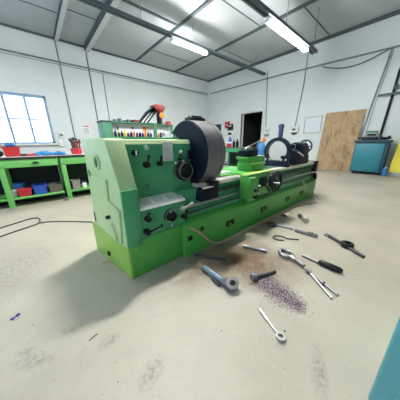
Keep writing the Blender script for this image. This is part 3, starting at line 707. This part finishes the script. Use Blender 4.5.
# oddments on the top shelf
for i, (x, w, h, m1, nm, lb) in enumerate(((2.02, .10, .07, 'tooldark', 'metal_block', 'low dark block at the left of the rack top'), (2.16, .09, .10, 'black', 'small_motor', 'squat black motor second on the rack top'), (2.30, .08, .06, 'tealdark', 'metal_block', 'low blue-black block third on the rack top'), (2.42, .10, .09, 'tooldark', 'small_motor', 'dark grey motor left of the red case on the rack top'))):
    t = thing(nm, (x, RY+.2, 1.80), lb, 'block' if nm == 'metal_block' else 'motor')
    MB().box(x-w/2, x+w/2, RY+.15, RY+.27, 1.80, 1.80+h, bev=.01).build('casing', m1, t)
    Cy((x, RY+.15, 1.80+h*.5), (x, RY+.11, 1.80+h*.5), h*.28, n=12).build('shaft', 'toolsteel', t)
t = thing('tool_case', (2.63, RY+.2, 1.80), 'small red case lying on the rack top left of the slanted tool', 'case')
MB().box(2.53, 2.74, RY+.12, RY+.28, 1.80, 1.89, bev=.012).build('case_body', 'redorange', t); MB().box(2.50, 2.56, RY+.11, RY+.29, 1.80, 1.875, bev=.006).build('case_end', 'black', t)
t = thing('bench_saw', (3.3, RY+.2, 1.80), 'red and black slanted saw with an orange wheel on the rack top', 'saw')
B(2.76, 3.66, RY+.1, RY+.3, 1.80, 1.825).build('saw_base', 'black', t)
for k, m1 in enumerate(('navy', 'white', 'navy', 'white', 'navy')):
    q = k*.062
    MB().prism([(2.74+q, 1.825), (2.80+q, 1.825), (3.10+q*.9, 2.12), (3.36+q*.6, 2.32), (3.30+q*.6, 2.34), (3.04+q*.9, 2.16)], lambda x, z: (x, RY+.10, z), lambda x, z: (x, RY+.26, z)).build('saw_rail', m1, t)
MB().prism([(3.36, 2.24), (3.62, 2.16), (3.74, 2.36), (3.60, 2.42), (3.36, 2.42), (3.26, 2.38)], lambda x, z: (x, RY+.08, z), lambda x, z: (x, RY+.36, z)).build('saw_head', 'redorange', t, bevel=.02)
B(3.52, 3.62, RY+.16, RY+.26, 1.82, 2.2).build('saw_column', 'tooldark', t, bevel=.01)
B(3.44, 3.50, RY+.14, RY+.24, 1.82, 2.18)  .build('saw_grip', 'navy', t, bevel=.01)
MB().rev((3.58, RY+.12, 2.09), (0, -1, 0), [(0, .10), (.03, .10), (.04, .08), (.04, .03), (.06, .025)]).build('saw_wheel', 'orange', t)
B(3.76, 3.78, RY+.1, RY+.2, 1.80, 1.82).build('saw_foot', 'black', t)
t = thing('red_toolbox', (3.84, RY+.2, 1.80), 'dark red box at the right end of the rack top beside the drum', 'toolbox')
MB().box(3.79, 3.95, RY+.1, RY+.28, 1.80, 1.90, bev=.01).build('toolbox_body', 'red', t); B(3.82, 3.92, RY+.16, RY+.20, 1.90, 1.925).build('handle', 'black', t)

# ------------------------------------------------------------------ table and things behind the drum
tb = thing('side_table', (6.3, 4.95, 0), 'small green work table seen between the drum and the doorway', 'table')
B(5.98, 6.7, 4.30, 5.75, .955, .985).build('table_top', 'brown', tb, bevel=.004)
B(6.0, 6.03, 4.34, 5.7, .80, .955).build('table_apron', 'green', tb, bevel=.004)
for (x, y) in ((6.02, 4.50), (6.02, 5.10), (6.6, 4.42), (6.6, 5.6)): B(x, x+.07, y, y+.07, 0, .955).build('leg', 'rackgreen', tb)
B(6.05, 6.65, 4.6, 5.6, .25, .28).build('under_shelf', 'dark', tb)
B(6.66, 6.69, 4.4, 5.7, .28, .95).build('back_board', 'dark', tb)
t = thing('carton', (6.2, 5.32, .985), 'red and white carton on the side table nearest the drum', 'carton')
MB().box(6.13, 6.27, 5.22, 5.36, .985, 1.20, bev=.006).build('carton_body', 'red', t); B(6.12, 6.28, 5.21, 5.37, 1.14, 1.20).build('carton_top', 'white', t)
t = thing('plastic_bottle', (6.42, 5.42, .985), 'tall blue bottle on the side table behind the carton', 'bottle')
MB().rev((6.42, 5.42, .985), (0, 0, 1), [(0, .07), (.28, .07), (.38, .03), (.42, .03)], n=18).build('bottle_body', 'blue', t); Cy((6.42, 5.42, 1.405), (6.42, 5.42, 1.45), .034, n=14).build('cap', 'white', t)
for i, (y, h) in enumerate(((5.03, .27), (4.86, .30))):
    t = thing('oil_bottle', (6.2, y, .985), ('black oil bottle on the side table next to the carton', 'black oil bottle at the doorway side of the side table')[i], 'bottle', 'black oil bottles')
    MB().rev((6.2, y, .985), (0, 0, 1), [(0, .06), (h*.7, .06), (h*.85, .022), (h, .022)], n=18).build('bottle_body', 'black', t); Cy((6.2, y, .985+h), (6.2, y, 1.01+h), .026, n=12).build('cap', 'conduit', t)
t = thing('yellow_tray', (6.12, 5.50, .985), 'cream tray on the side table edge beside the drum', 'tray')
MB().box(6.02, 6.22, 5.42, 5.62, .985, 1.03, bev=.006).build('tray_body', 'strip', t)
t = thing('blue_drum', (7.0, 4.28, 0), 'tall blue plastic drum standing in front of the doorway', 'drum')
MB().rev((7.0, 4.28, 0), (0, 0, 1), [(0, .19), (.02, .20), (.4, .20), (.42, .207), (.44, .20), (.85, .20), (1.02, .17), (1.12, .13), (1.15, .11)], n=32).build('drum_body', 'barrel', t)
Cy((7.0, 4.28, 1.15), (7.0, 4.28, 1.19), .07, n=20).build('drum_lid', 'tealdark', t)
t = thing('wall_sign', (XD, 8.37, 2.08), 'small red square sign on the far wall above the side table', 'sign')
B(XD-.02, XD, 8.15, 8.58, 2.05, 2.45).build('sign_plate', 'red', t, bevel=.01); B(XD-.024, XD-.018, 8.30, 8.43, 2.21, 2.28).build('sign_mark', 'paper', t)
t = thing('wall_panel', (XD, 8.1, 1.9), 'dark grey control panel on the wall left of the doorway, upper', 'panel')
B(XD-.09, XD, 7.88, 8.28, 1.93, 2.28).build('panel_box', 'dark', t, bevel=.01); B(XD-.1, XD-.088, 7.95, 8.2, 2.12, 2.22).build('display', 'greyboard', t)
t = thing('fuse_box', (XD, 8.1, 1.5), 'white box with a dark window below the control panel', 'box')
B(XD-.09, XD, 7.88, 8.30, 1.52, 1.88).build('fuse_case', 'white', t, bevel=.01); B(XD-.1, XD-.088, 7.95, 8.22, 1.64, 1.78).build('fuse_window', 'dark', t)
t = thing('wall_board', (XD, 9.3, 2.0), 'dark board on the far wall partly behind the drum', 'board')
B(XD-.03, XD, 8.9, 9.5, 1.9, 2.35).build('board_panel', 'tealdark', t)
t = thing('switch_box', (XD, 4.12, 1.5), 'grey electric switch box with a rounded black bottom on the door wall', 'switch box')
B(XD-.11, XD, 3.93, 4.34, 1.60, 1.86).build('box_body', 'plate', t, bevel=.015)
MB().cyl((XD-.10, 4.135, 1.62), (XD, 4.135, 1.62), .13, n=24).build('box_outlet', 'tooldark', t); B(XD-.125, XD-.105, 4.07, 4.2, 1.69, 1.77).build('dial', 'black', t)
t = thing('light_switch', (XD, 5.56, 1.5), 'double white light switch right of the doorway', 'switch')
B(XD-.04, XD, 5.44, 5.72, 1.68, 1.86).build('upper_plate', 'plate', t, bevel=.008); B(XD-.04, XD, 5.44, 5.72, 1.46, 1.60).build('lower_plate', 'conduit', t, bevel=.008)
B(XD-.05, XD-.038, 5.52, 5.62, 1.74, 1.80).build('rocker', 'conduit', t)
t = thing('notice_board', (XD, 3.4, 1.5), 'pale framed notice sheet on the door wall left of the plywood', 'notice board')
B(XD-.02, XD, 3.06, 3.70, 1.56, 2.20).build('sheet', 'paper', t, smooth=False)
b = MB(); b.box(XD-.03, XD, 3.03, 3.06, 1.53, 2.23).box(XD-.03, XD, 3.70, 3.73, 1.53, 2.23).box(XD-.03, XD, 3.06, 3.70, 2.20, 2.23).box(XD-.03, XD, 3.06, 3.70, 1.53, 1.56)
b.build('frame', 'greyboard', t, smooth=False)

# ------------------------------------------------------------------ right wall: plywood, teal cabinet, yellow board
t = MB().prism([(9.36, 0), (9.385, 0), (9.595, 2.30), (9.57, 2.30)], lambda x, z: (x, 1.68 if z < 1 else 1.63, z), lambda x, z: (x, 2.95 if z < 1 else 2.92, z)).build('plywood_sheet', 'ply')
tag(t, 'knotty plywood sheet leaning against the door wall', 'plywood sheet')
cb = thing('metal_cabinet', (9.2, 1.17, 0), 'teal metal cabinet with a dark top beside the plywood', 'cabinet')
B(8.98, 9.46, .72, 1.62, .07, 1.12).build('cabinet_body', 'tealdark', cb, bevel=.01)
B(8.955, 8.99, .82, 1.60, .11, 1.07).build('door', 'teal', cb, bevel=.008)
B(8.93, 9.48, .68, 1.66, 1.12, 1.19).build('cabinet_top', 'tealdark', cb, bevel=.008)
for (y, x) in ((.80, 9.03), (1.52, 9.03), (.80, 9.38), (1.52, 9.38)): MB().cyl((x, y-.02, .035), (x, y+.02, .035), .035, n=16).build('caster', 'black', cb)
t = thing('bench_grinder', (9.2, 1.25, 1.19), 'pale green bench machine standing on top of the teal cabinet', 'machine')
B(9.08, 9.36, 1.05, 1.48, 1.19, 1.30).build('machine_base', 'black', t, bevel=.01)
MB().prism([(1.04, 1.30), (1.47, 1.30), (1.40, 1.42), (1.12, 1.46)], lambda y, z: (9.1, y, z), lambda y, z: (9.34, y, z)).build('machine_body', 'greymachine', t, bevel=.01)
B(9.12, 9.32, 1.10, 1.40, 1.45, 1.50).build('machine_top', 'rackgreen', t, bevel=.01)
B(9.09, 9.1, 1.12, 1.36, 1.335, 1.40).build('machine_label', 'black', t)
Cy((9.1, 1.55, 1.255), (9.3, 1.55, 1.255), .062).build('machine_wheel', 'tooldark', t); Cy((9.05, 1.42, 1.24), (9.08, 1.42, 1.24), .045).build('machine_knob', 'black', t); B(9.1, 9.3, .98, 1.05, 1.19, 1.37, bev=.01).build('machine_motor', 'tooldark', t)
t = thing('angle_grinder', (9.15, .82, 1.19), 'black power tool at the right end of the cabinet top', 'power tool')
Cy((9.05, .95, 1.24), (9.2, .74, 1.24), .045, .035).build('tool_body', 'black', t); Cy((9.17, .78, 1.22), (9.17, .78, 1.33), .05, .04).build('tool_head', 'tooldark', t)
t = thing('oil_tin', (8.95, .66, 0), 'small blue can on the floor at the cabinet corner', 'can')
Cy((8.93, .64, 0), (8.93, .64, .27), .075, n=20).build('tin_body', 'barrel', t); Cy((8.93, .64, .27), (8.93, .64, .31), .04, n=14).build('cap', 'paper', t)
yb = thing('yellow_board', (9.25, .15, 0), 'yellow panel with a grey foot strip leaning at the right frame edge', 'board')
MB().prism([(9.13, .13), (9.16, .13), (9.40, 1.33), (9.37, 1.33)], lambda x, z: (x, -.6, z), lambda x, z: (x, .59-.06*z, z)).build('panel', 'yellow', yb)
MB().prism([(9.10, 0), (9.14, 0), (9.165, .13), (9.125, .13)], lambda x, z: (x, -.6, z), lambda x, z: (x, .60, z)).build('foot_strip', 'greyboard', yb)

# teal cabinet corner close to the camera
nc = thing('tool_cabinet', (1.25, -.4, 0), 'light teal sheet metal cabinet at the near right corner of the picture', 'cabinet')
RM = Matrix.Translation((.932, -.083, 0)) @ Matrix.Rotation(math.radians(-7), 4, 'Z') @ Matrix.Translation((-.932, .083, 0))
B(.932, 1.55, -.78, -.083, .0, .95, bev=.014, seg=3, mtx=RM).build('cabinet_body', 'tealnear', nc)
B(.925, 1.56, -.79, -.078, .95, .98, bev=.008, mtx=RM).build('cabinet_top', 'tealnear', nc)
b = B(.922, .935, -.74, -.15, .04, .90, bev=.004, mtx=RM).build('door', 'tealnear', nc)
B(.902, .924, -.70, -.685, .50, .62, mtx=RM).build('door_handle', 'steel', b)

# ------------------------------------------------------------------ tools on the floor
def dirv(a, b2): d = Vector((b2[0]-a[0], b2[1]-a[1], 0)); return d.normalized(), d.length
def single(bm, name, m, label, cat, bevel=0): return tag(bm.build(name, m, bevel=bevel), label, cat)
single(MB().tube([(1.075, 1.345, .013), (1.261, 1.065, .013)], .012, n=10, smooth=0), 'steel_rod', 'tooldark', 'thin dark steel rod on the floor at the corner of the lathe pedestal', 'rod')
# chuck key
t = thing('chuck_key', (1.0, .92, 0), 'thick blue-grey chuck key with a clevis head, nearest the lathe base', 'chuck key')
MB().tube([(.994, 1.105, .026), (.99, .85, .03)], .025, n=16, smooth=0).build('shaft', 'toolblue', t)
b = MB(); b.cyl((.988, .88, .03), (.997, .81, .034), .026, .042, n=20).ring((1.004, .775, .05), (-.3, -.35, 1), .052, .024, .045, n=28)
b.build('head', 'toolsteel', t)
MB().cyl((1.004, .775, .012), (1.004, .775, .04), .026).build('head_socket', 'black', t)
MB().tube([(.955, .955, .016), (.945, .86, .016)], .013, smooth=0).build('cross_pin', 'tooldark', t)
# hex bar
b = MB(); b.tube([(1.601, 1.091, .02), (1.695, .869, .02)], .016, n=12, smooth=0).cyl((1.597, 1.10, .022), (1.612, 1.065, .022), .022, n=6).cyl((1.672, .922, .022), (1.698, .862, .022), .022, n=6)
single(b, 'double_socket', 'toolsteel', 'short steel bar with hexagonal ends beside the lathe, on the brown stain', 'socket bar')
# T-bolt
t = thing('hammer_bolt', (1.34, .68, 0), 'dark bolt with a wide head lying at the edge of the metal chips', 'bolt')
d, l = dirv((1.223, .719), (1.452, .637))
MB().tube([(1.25, .709, .018), (1.452, .637, .015)], .014, n=12, smooth=0).build('shank', 'tooldark', t)
MB().cyl(Vector((1.225, .719, .030))-d*.018, Vector((1.225, .719, .030))+d*.022, .030, n=20).build('head', 'toolsteel', t)
# ring spanner
t = thing('ring_spanner', (.95, .41, 0), 'light grey single-ring spanner lying alone nearest the camera', 'spanner')
d, l = dirv((.912, .318), (.993, .516)); p = Vector((.912, .318, .012))
MB().ring(p, (0, 0, 1), .028, .014, .018, n=28).build('ring_end', 'steel', t)
b = MB(); nn = Vector((-d.y, d.x, 0))
b.prism([(.024, -.008), (l-.02, -.010), (l, -.007), (l, .007), (l-.02, .010), (.024, .008)], lambda u, v: p+d*u+nn*v+Vector((0, 0, -.008)), lambda u, v: p+d*u+nn*v+Vector((0, 0, .008)))
b.build('shank', 'steel', t, bevel=.003)
# eye bolt / hook
t = thing('eye_bolt', (1.77, .65, 0), 'large steel eye bolt with an oval loop, centre of the scattered tools', 'eye bolt')
b = MB(); c0 = Vector((1.80, .70, .026)); d, l = dirv((1.80, .70), (1.708, .465)); nn = Vector((-d.y, d.x, 0))
b.tube([c0+d*(.070*math.cos(a)) + nn*(.058*math.sin(a)) for a in [2*PI*k/20 for k in range(21)]], .018, n=10, smooth=0)
b.build('loop', 'toolsteel', t)
MB().tube([c0+d*.07, c0+d*.125, c0+d*.225], .017, n=12, smooth=0).build('shank', 'toolsteel', t)
MB().cyl(c0+d*.072, c0+d*.115, .030, .022, n=16).build('collar', 'steel', t)
# file-like tool with dark handle
t = thing('torque_handle', (1.9, .4, 0), 'steel rod with a fat black handle, right of the eye bolt', 'hand tool')
MB().tube([(1.905, .575, .016), (1.888, .40, .022)], .013, n=12, smooth=0).build('rod', 'toolsteel', t)
d, l = dirv((1.89, .42), (1.89, .225))
MB().rev((1.889, .42, .03), d, [(0, .018), (.015, .027), (.10, .030), (.17, .026), (.195, .014)], n=20).build('grip', 'black', t)
# dividers
t = thing('dividers', (1.6, .31, 0), 'open pair of steel dividers on the floor below the black-handled tool', 'dividers')
for (tip, m1) in (((1.489, .206), 'steel'), ((1.558, .184), 'toolsteel')):
    b = MB(); d, l = dirv((1.67, .425), tip)
    b.tube([(1.67, .425, .016), Vector((1.67, .425, .016))+d*l*.5, (tip[0], tip[1], .012)], .010, n=8, smooth=0).sph((tip[0], tip[1], .012), .012, n=8)
    b.build('leg', m1, t)
b = MB(); b.cyl((1.675, .43, .0), (1.675, .43, .034), .022).tube([(1.69, .447, .016), (1.70, .46, .016)], .012, n=8, smooth=0); b.build('pivot', 'toolsteel', t)
b = MB(); b.cyl((1.605, .30, .012), (1.615, .285, .012), .018).tube([(1.60, .33, .014), (1.635, .31, .014)], .006, n=8, smooth=0); b.build('lock_nut', 'black', t)
# small cylinder
t = thing('sleeve', (2.91, .96, 0), 'short two-tone metal sleeve on the floor near the bed, farthest tool', 'sleeve')
Cy((2.99, 1.04, .036), (2.90, .95, .036), .034, n=18).build('front_half', 'tooldark', t); Cy((2.90, .95, .036), (2.83, .88, .036), .036, n=18).build('rear_half', 'steel', t)
# open ring wrench
t = thing('hook_spanner', (2.42, 1.1, 0), 'dark hook spanner with a round end close to the lathe bed', 'spanner')
d, l = dirv((2.395, 1.20), (2.465, .912)); c0 = Vector((2.395, 1.195, .016)); nn = Vector((-d.y, d.x, 0))
b = MB(); b.tube([c0+d*(.062*math.cos(a))+nn*(.055*math.sin(a)) for a in [.2+k*(2*PI-.55)/16 for k in range(17)]], .018, n=8, smooth=0); b.build('hook_end', 'tooldark', t)
MB().tube([c0+d*.06, c0+d*.29], .013, n=8, smooth=0).build('shank', 'toolsteel', t)
# square bar
t = thing('boring_bar', (2.45, .75, 0), 'straight square steel boring bar between the hook spanner and tap wrench', 'bar')
d, l = dirv((2.439, .874), (2.459, .615)); p = Vector((2.439, .874, .022)); nn = Vector((-d.y, d.x, 0))
b = MB(); b.prism([(0, -.022), (l, -.022), (l, .022), (0, .022)], lambda u, v: p+d*u+nn*v-Vector((0, 0, .02)), lambda u, v: p+d*u+nn*v+Vector((0, 0, .02))); b.build('bar_body', 'toolsteel', t, bevel=.004)
b = MB(); b.cyl(p+d*.16+Vector((0, 0, .02)), p+d*.16+Vector((0, 0, .028)), .012).cyl(p+d*.20+Vector((0, 0, .02)), p+d*.20+Vector((0, 0, .028)), .012); b.build('set_screw', 'black', t)
# loop tool
t = thing('calipers', (2.15, .87, 0), 'thin wire-like outside calipers lying left of the square bar', 'calipers')
b = MB(); c0 = Vector((2.085, .935, .010)); d, l = dirv((2.064, .973), (2.233, .752)); nn = Vector((-d.y, d.x, 0))
b.tube([c0+d*(.02+.075*math.cos(k*2*PI/18))+nn*(.058*math.sin(k*2*PI/18)) for k in range(16)], .008, n=8, smooth=0); b.build('jaws', 'tooldark', t)
MB().tube([c0+d*.09, c0+d*.24], .008, n=8, smooth=0).build('shank', 'tooldark', t)
# tap wrench
t = thing('tap_wrench', (2.46, .35, 0), 'long black tap wrench with a round die holder at the right of the floor', 'tap wrench')
d, l = dirv((2.6, .54), (2.33, .145))
A = Vector((2.59, .525, .022)); Z = Vector((2.33, .145, .022))
MB().tube([A, Z], .017, n=10, smooth=0).build('arms', 'tooldark', t)
MB().ring(A-d*.03, (0, 0, 1), .036, .02, .016, n=20).build('end_ring', 'steel', t)
c0 = A.lerp(Z, .52); MB().rev(c0+Vector((.02, -.012, -.018)), (0, 0, 1), [(0, .062), (.045, .062), (.052, .055), (.052, .03), (.03, .028), (.03, 0)], n=28).build('die_holder', 'black', t)
o = MB().box(2.83, 2.89, 1.215, 1.27, 0, .02, bev=.006).box(2.85, 2.865, 1.19, 1.23, 0, .035, bev=.004).build('metal_clip', 'tooldark'); tag(o, 'tiny dark clip on the floor at the foot of the bed', 'clip')
o = MB().tube([(.288, 1.858, .007), (.376, 1.852, .007)], .007, n=6, smooth=0).build('wooden_stick', 'strip'); tag(o, 'pale short stick on the floor by the pedestal end', 'stick')
o = MB().tube([(.022, 1.083, .004), (.073, 1.096, .004)], .003, n=6, smooth=0).build('wire_offcut', 'tooldark'); tag(o, 'thin dark wire offcut on the bare floor at lower left', 'wire')
t = thing('plastic_scrap', (-.327, 1.602, 0), 'crumpled purple plastic scrap on the floor at the left', 'scrap')
b = MB(); b.sph((-.335, 1.60, .008), .014, (1.6, .7, .6), n=8).sph((-.315, 1.612, .012), .010, (1.3, .8, 1), n=8); b.build('purple_film', 'purple', t)
b = MB(); b.sph((-.322, 1.588, .006), .010, (1.5, .6, .6), n=8); b.build('white_film', 'white', t)
# power cable on the floor
o = MB().tube([(.70, 2.88, .009), (.49, 3.06, .009), (.26, 3.30, .009), (.02, 3.52, .009), (-.13, 3.60, .009), (-.23, 3.55, .009), (-.42, 3.46, .009), (-.56, 3.38, .009), (-.75, 3.30, .009)], .010, smooth=5).build('power_cable', 'cable'); tag(o, 'dark power cable snaking over the floor toward the lathe', 'cable')
o = MB().tube([(-.15, 3.62, .026), (-.145, 3.74, .010), (-.17, 3.88, .010), (-.27, 3.92, .010), (-.44, 3.84, .010), (-.62, 3.75, .010), (-.9, 3.65, .010)], .010, smooth=5).build('cable_loop', 'cable'); tag(o, 'dark cable loop curving back to the left frame edge', 'cable')
# metal chips and crumbs
def flakes(name, pts, mats, label):
    b = MB()
    for (x, y, r, mi) in pts:
        a = random.random()*PI*2; b.mi = mi
        h = r*(.3+.7*random.random()); q = []
        for k in range(4):
            aa = a+k*PI/2+random.uniform(-.4, .4); rr = r*random.uniform(.6, 1.2)
            q.append(b.bm.verts.new((x+rr*math.cos(aa), y+rr*math.sin(aa), .001+h*random.random())))
        tp2 = b.bm.verts.new((x, y, .001+h)); bt = b.bm.verts.new((x, y, .0005))
        for k in range(4):
            for f in (b.bm.faces.new((q[k], q[(k+1) % 4], tp2)), b.bm.faces.new((q[(k+1) % 4], q[k], bt))): f.material_index = mi
    o = b.build(name, mats, smooth=False); tag(o, label, 'debris', kind='stuff'); return o
pts = []
for i in range(4200):                                   # dense drift of chips
    t = random.random()
    cx, cy = 1.285-.055*t, .70-.37*t
    w = .026+.030*math.sin(PI*(.15+.75*t))
    x = cx+random.gauss(0, w); y = cy+random.gauss(0, w*.8)
    pts.append((x, y, random.uniform(.002, .005), random.choice((0, 1, 1, 1, 2, 3))))
for i in range(1100):                                   # thin scatter around
    x = random.gauss(1.33, .22); y = random.gauss(.82, .26)
    if y > 1.36: continue
    pts.append((x, y, random.uniform(.0015, .004), random.choice((0, 1, 2, 3, 3))))
flakes('metal_swarf', pts, ['swarf_a', 'swarf_b', 'swarf_c', 'swarf_d'], 'drift of pinkish purple metal chips on the floor before the lathe')
pts = []
for i in range(750):
    r = random.random()
    x = random.uniform(-.5, 3.2); y = random.uniform(.05, 2.6)
    if x > .34 and y > 1.3: continue
    big = random.random() < .12
    pts.append((x, y, random.uniform(.004, .0075) if big else random.uniform(.0015, .0035), 0 if random.random() < .85 else 1))
flakes('floor_crumbs', pts, ['crumb', 'crumb_w'], 'dark and pale crumbs strewn over the bare concrete')

# ------------------------------------------------------------------ daylight outside the windows
W = bpy.data.worlds.new('sky'); S.world = W; W.use_nodes = True
nt = W.node_tree; bg = nt.nodes['Background']
tc = nt.nodes.new('ShaderNodeTexCoord'); sp = nt.nodes.new('ShaderNodeSeparateXYZ'); nt.links.new(tc.outputs['Generated'], sp.inputs[0])
rp = nt.nodes.new('ShaderNodeValToRGB'); rp.color_ramp.elements[0].position = .45; rp.color_ramp.elements[0].color = (.62, .80, .98, 1)
rp.color_ramp.elements[1].position = .75; rp.color_ramp.elements[1].color = (.66, .84, 1.0, 1)
nt.links.new(sp.outputs['Z'], rp.inputs[0]); nt.links.new(rp.outputs[0], bg.inputs[0]); bg.inputs[1].default_value = 3.4

# ------------------------------------------------------------------ camera
cam = bpy.data.cameras.new('camera'); co = bpy.data.objects.new('camera', cam); COL.objects.link(co)
cam.sensor_width = 36; cam.lens = 185/400*36; cam.clip_start = .02; cam.clip_end = 100
yr, pt, rl = math.radians(49.2), math.radians(17.0), math.radians(-.7)
f = Vector((math.cos(yr)*math.cos(pt), math.sin(yr)*math.cos(pt), -math.sin(pt)))
r = Vector((math.sin(yr), -math.cos(yr), 0)); u = r.cross(f)
r2 = r*math.cos(rl)+u*math.sin(rl)*-1*-1 if False else (r*math.cos(rl)-u*math.sin(rl)*-1)
# image axes: x' = cr*x - sr*y(down); keep the fitted roll
cr, sr = math.cos(rl), math.sin(rl)
ux = r*cr + u*sr          # image right
uy = u*cr - r*sr          # image up
mt = Matrix((ux, uy, -f)).transposed().to_4x4(); mt.translation = (0, 0, 1.15)
co.matrix_world = mt
S.camera = co

S.view_settings.view_transform = 'Standard'; S.view_settings.look = 'None'
S.view_settings.exposure = 0.62; S.view_settings.gamma = 1.0; S.view_settings.use_curve_mapping = False
S.cycles.max_bounces = 8; S.cycles.diffuse_bounces = 5; S.cycles.use_denoising = True
S.cycles.sample_clamp_indirect = 8
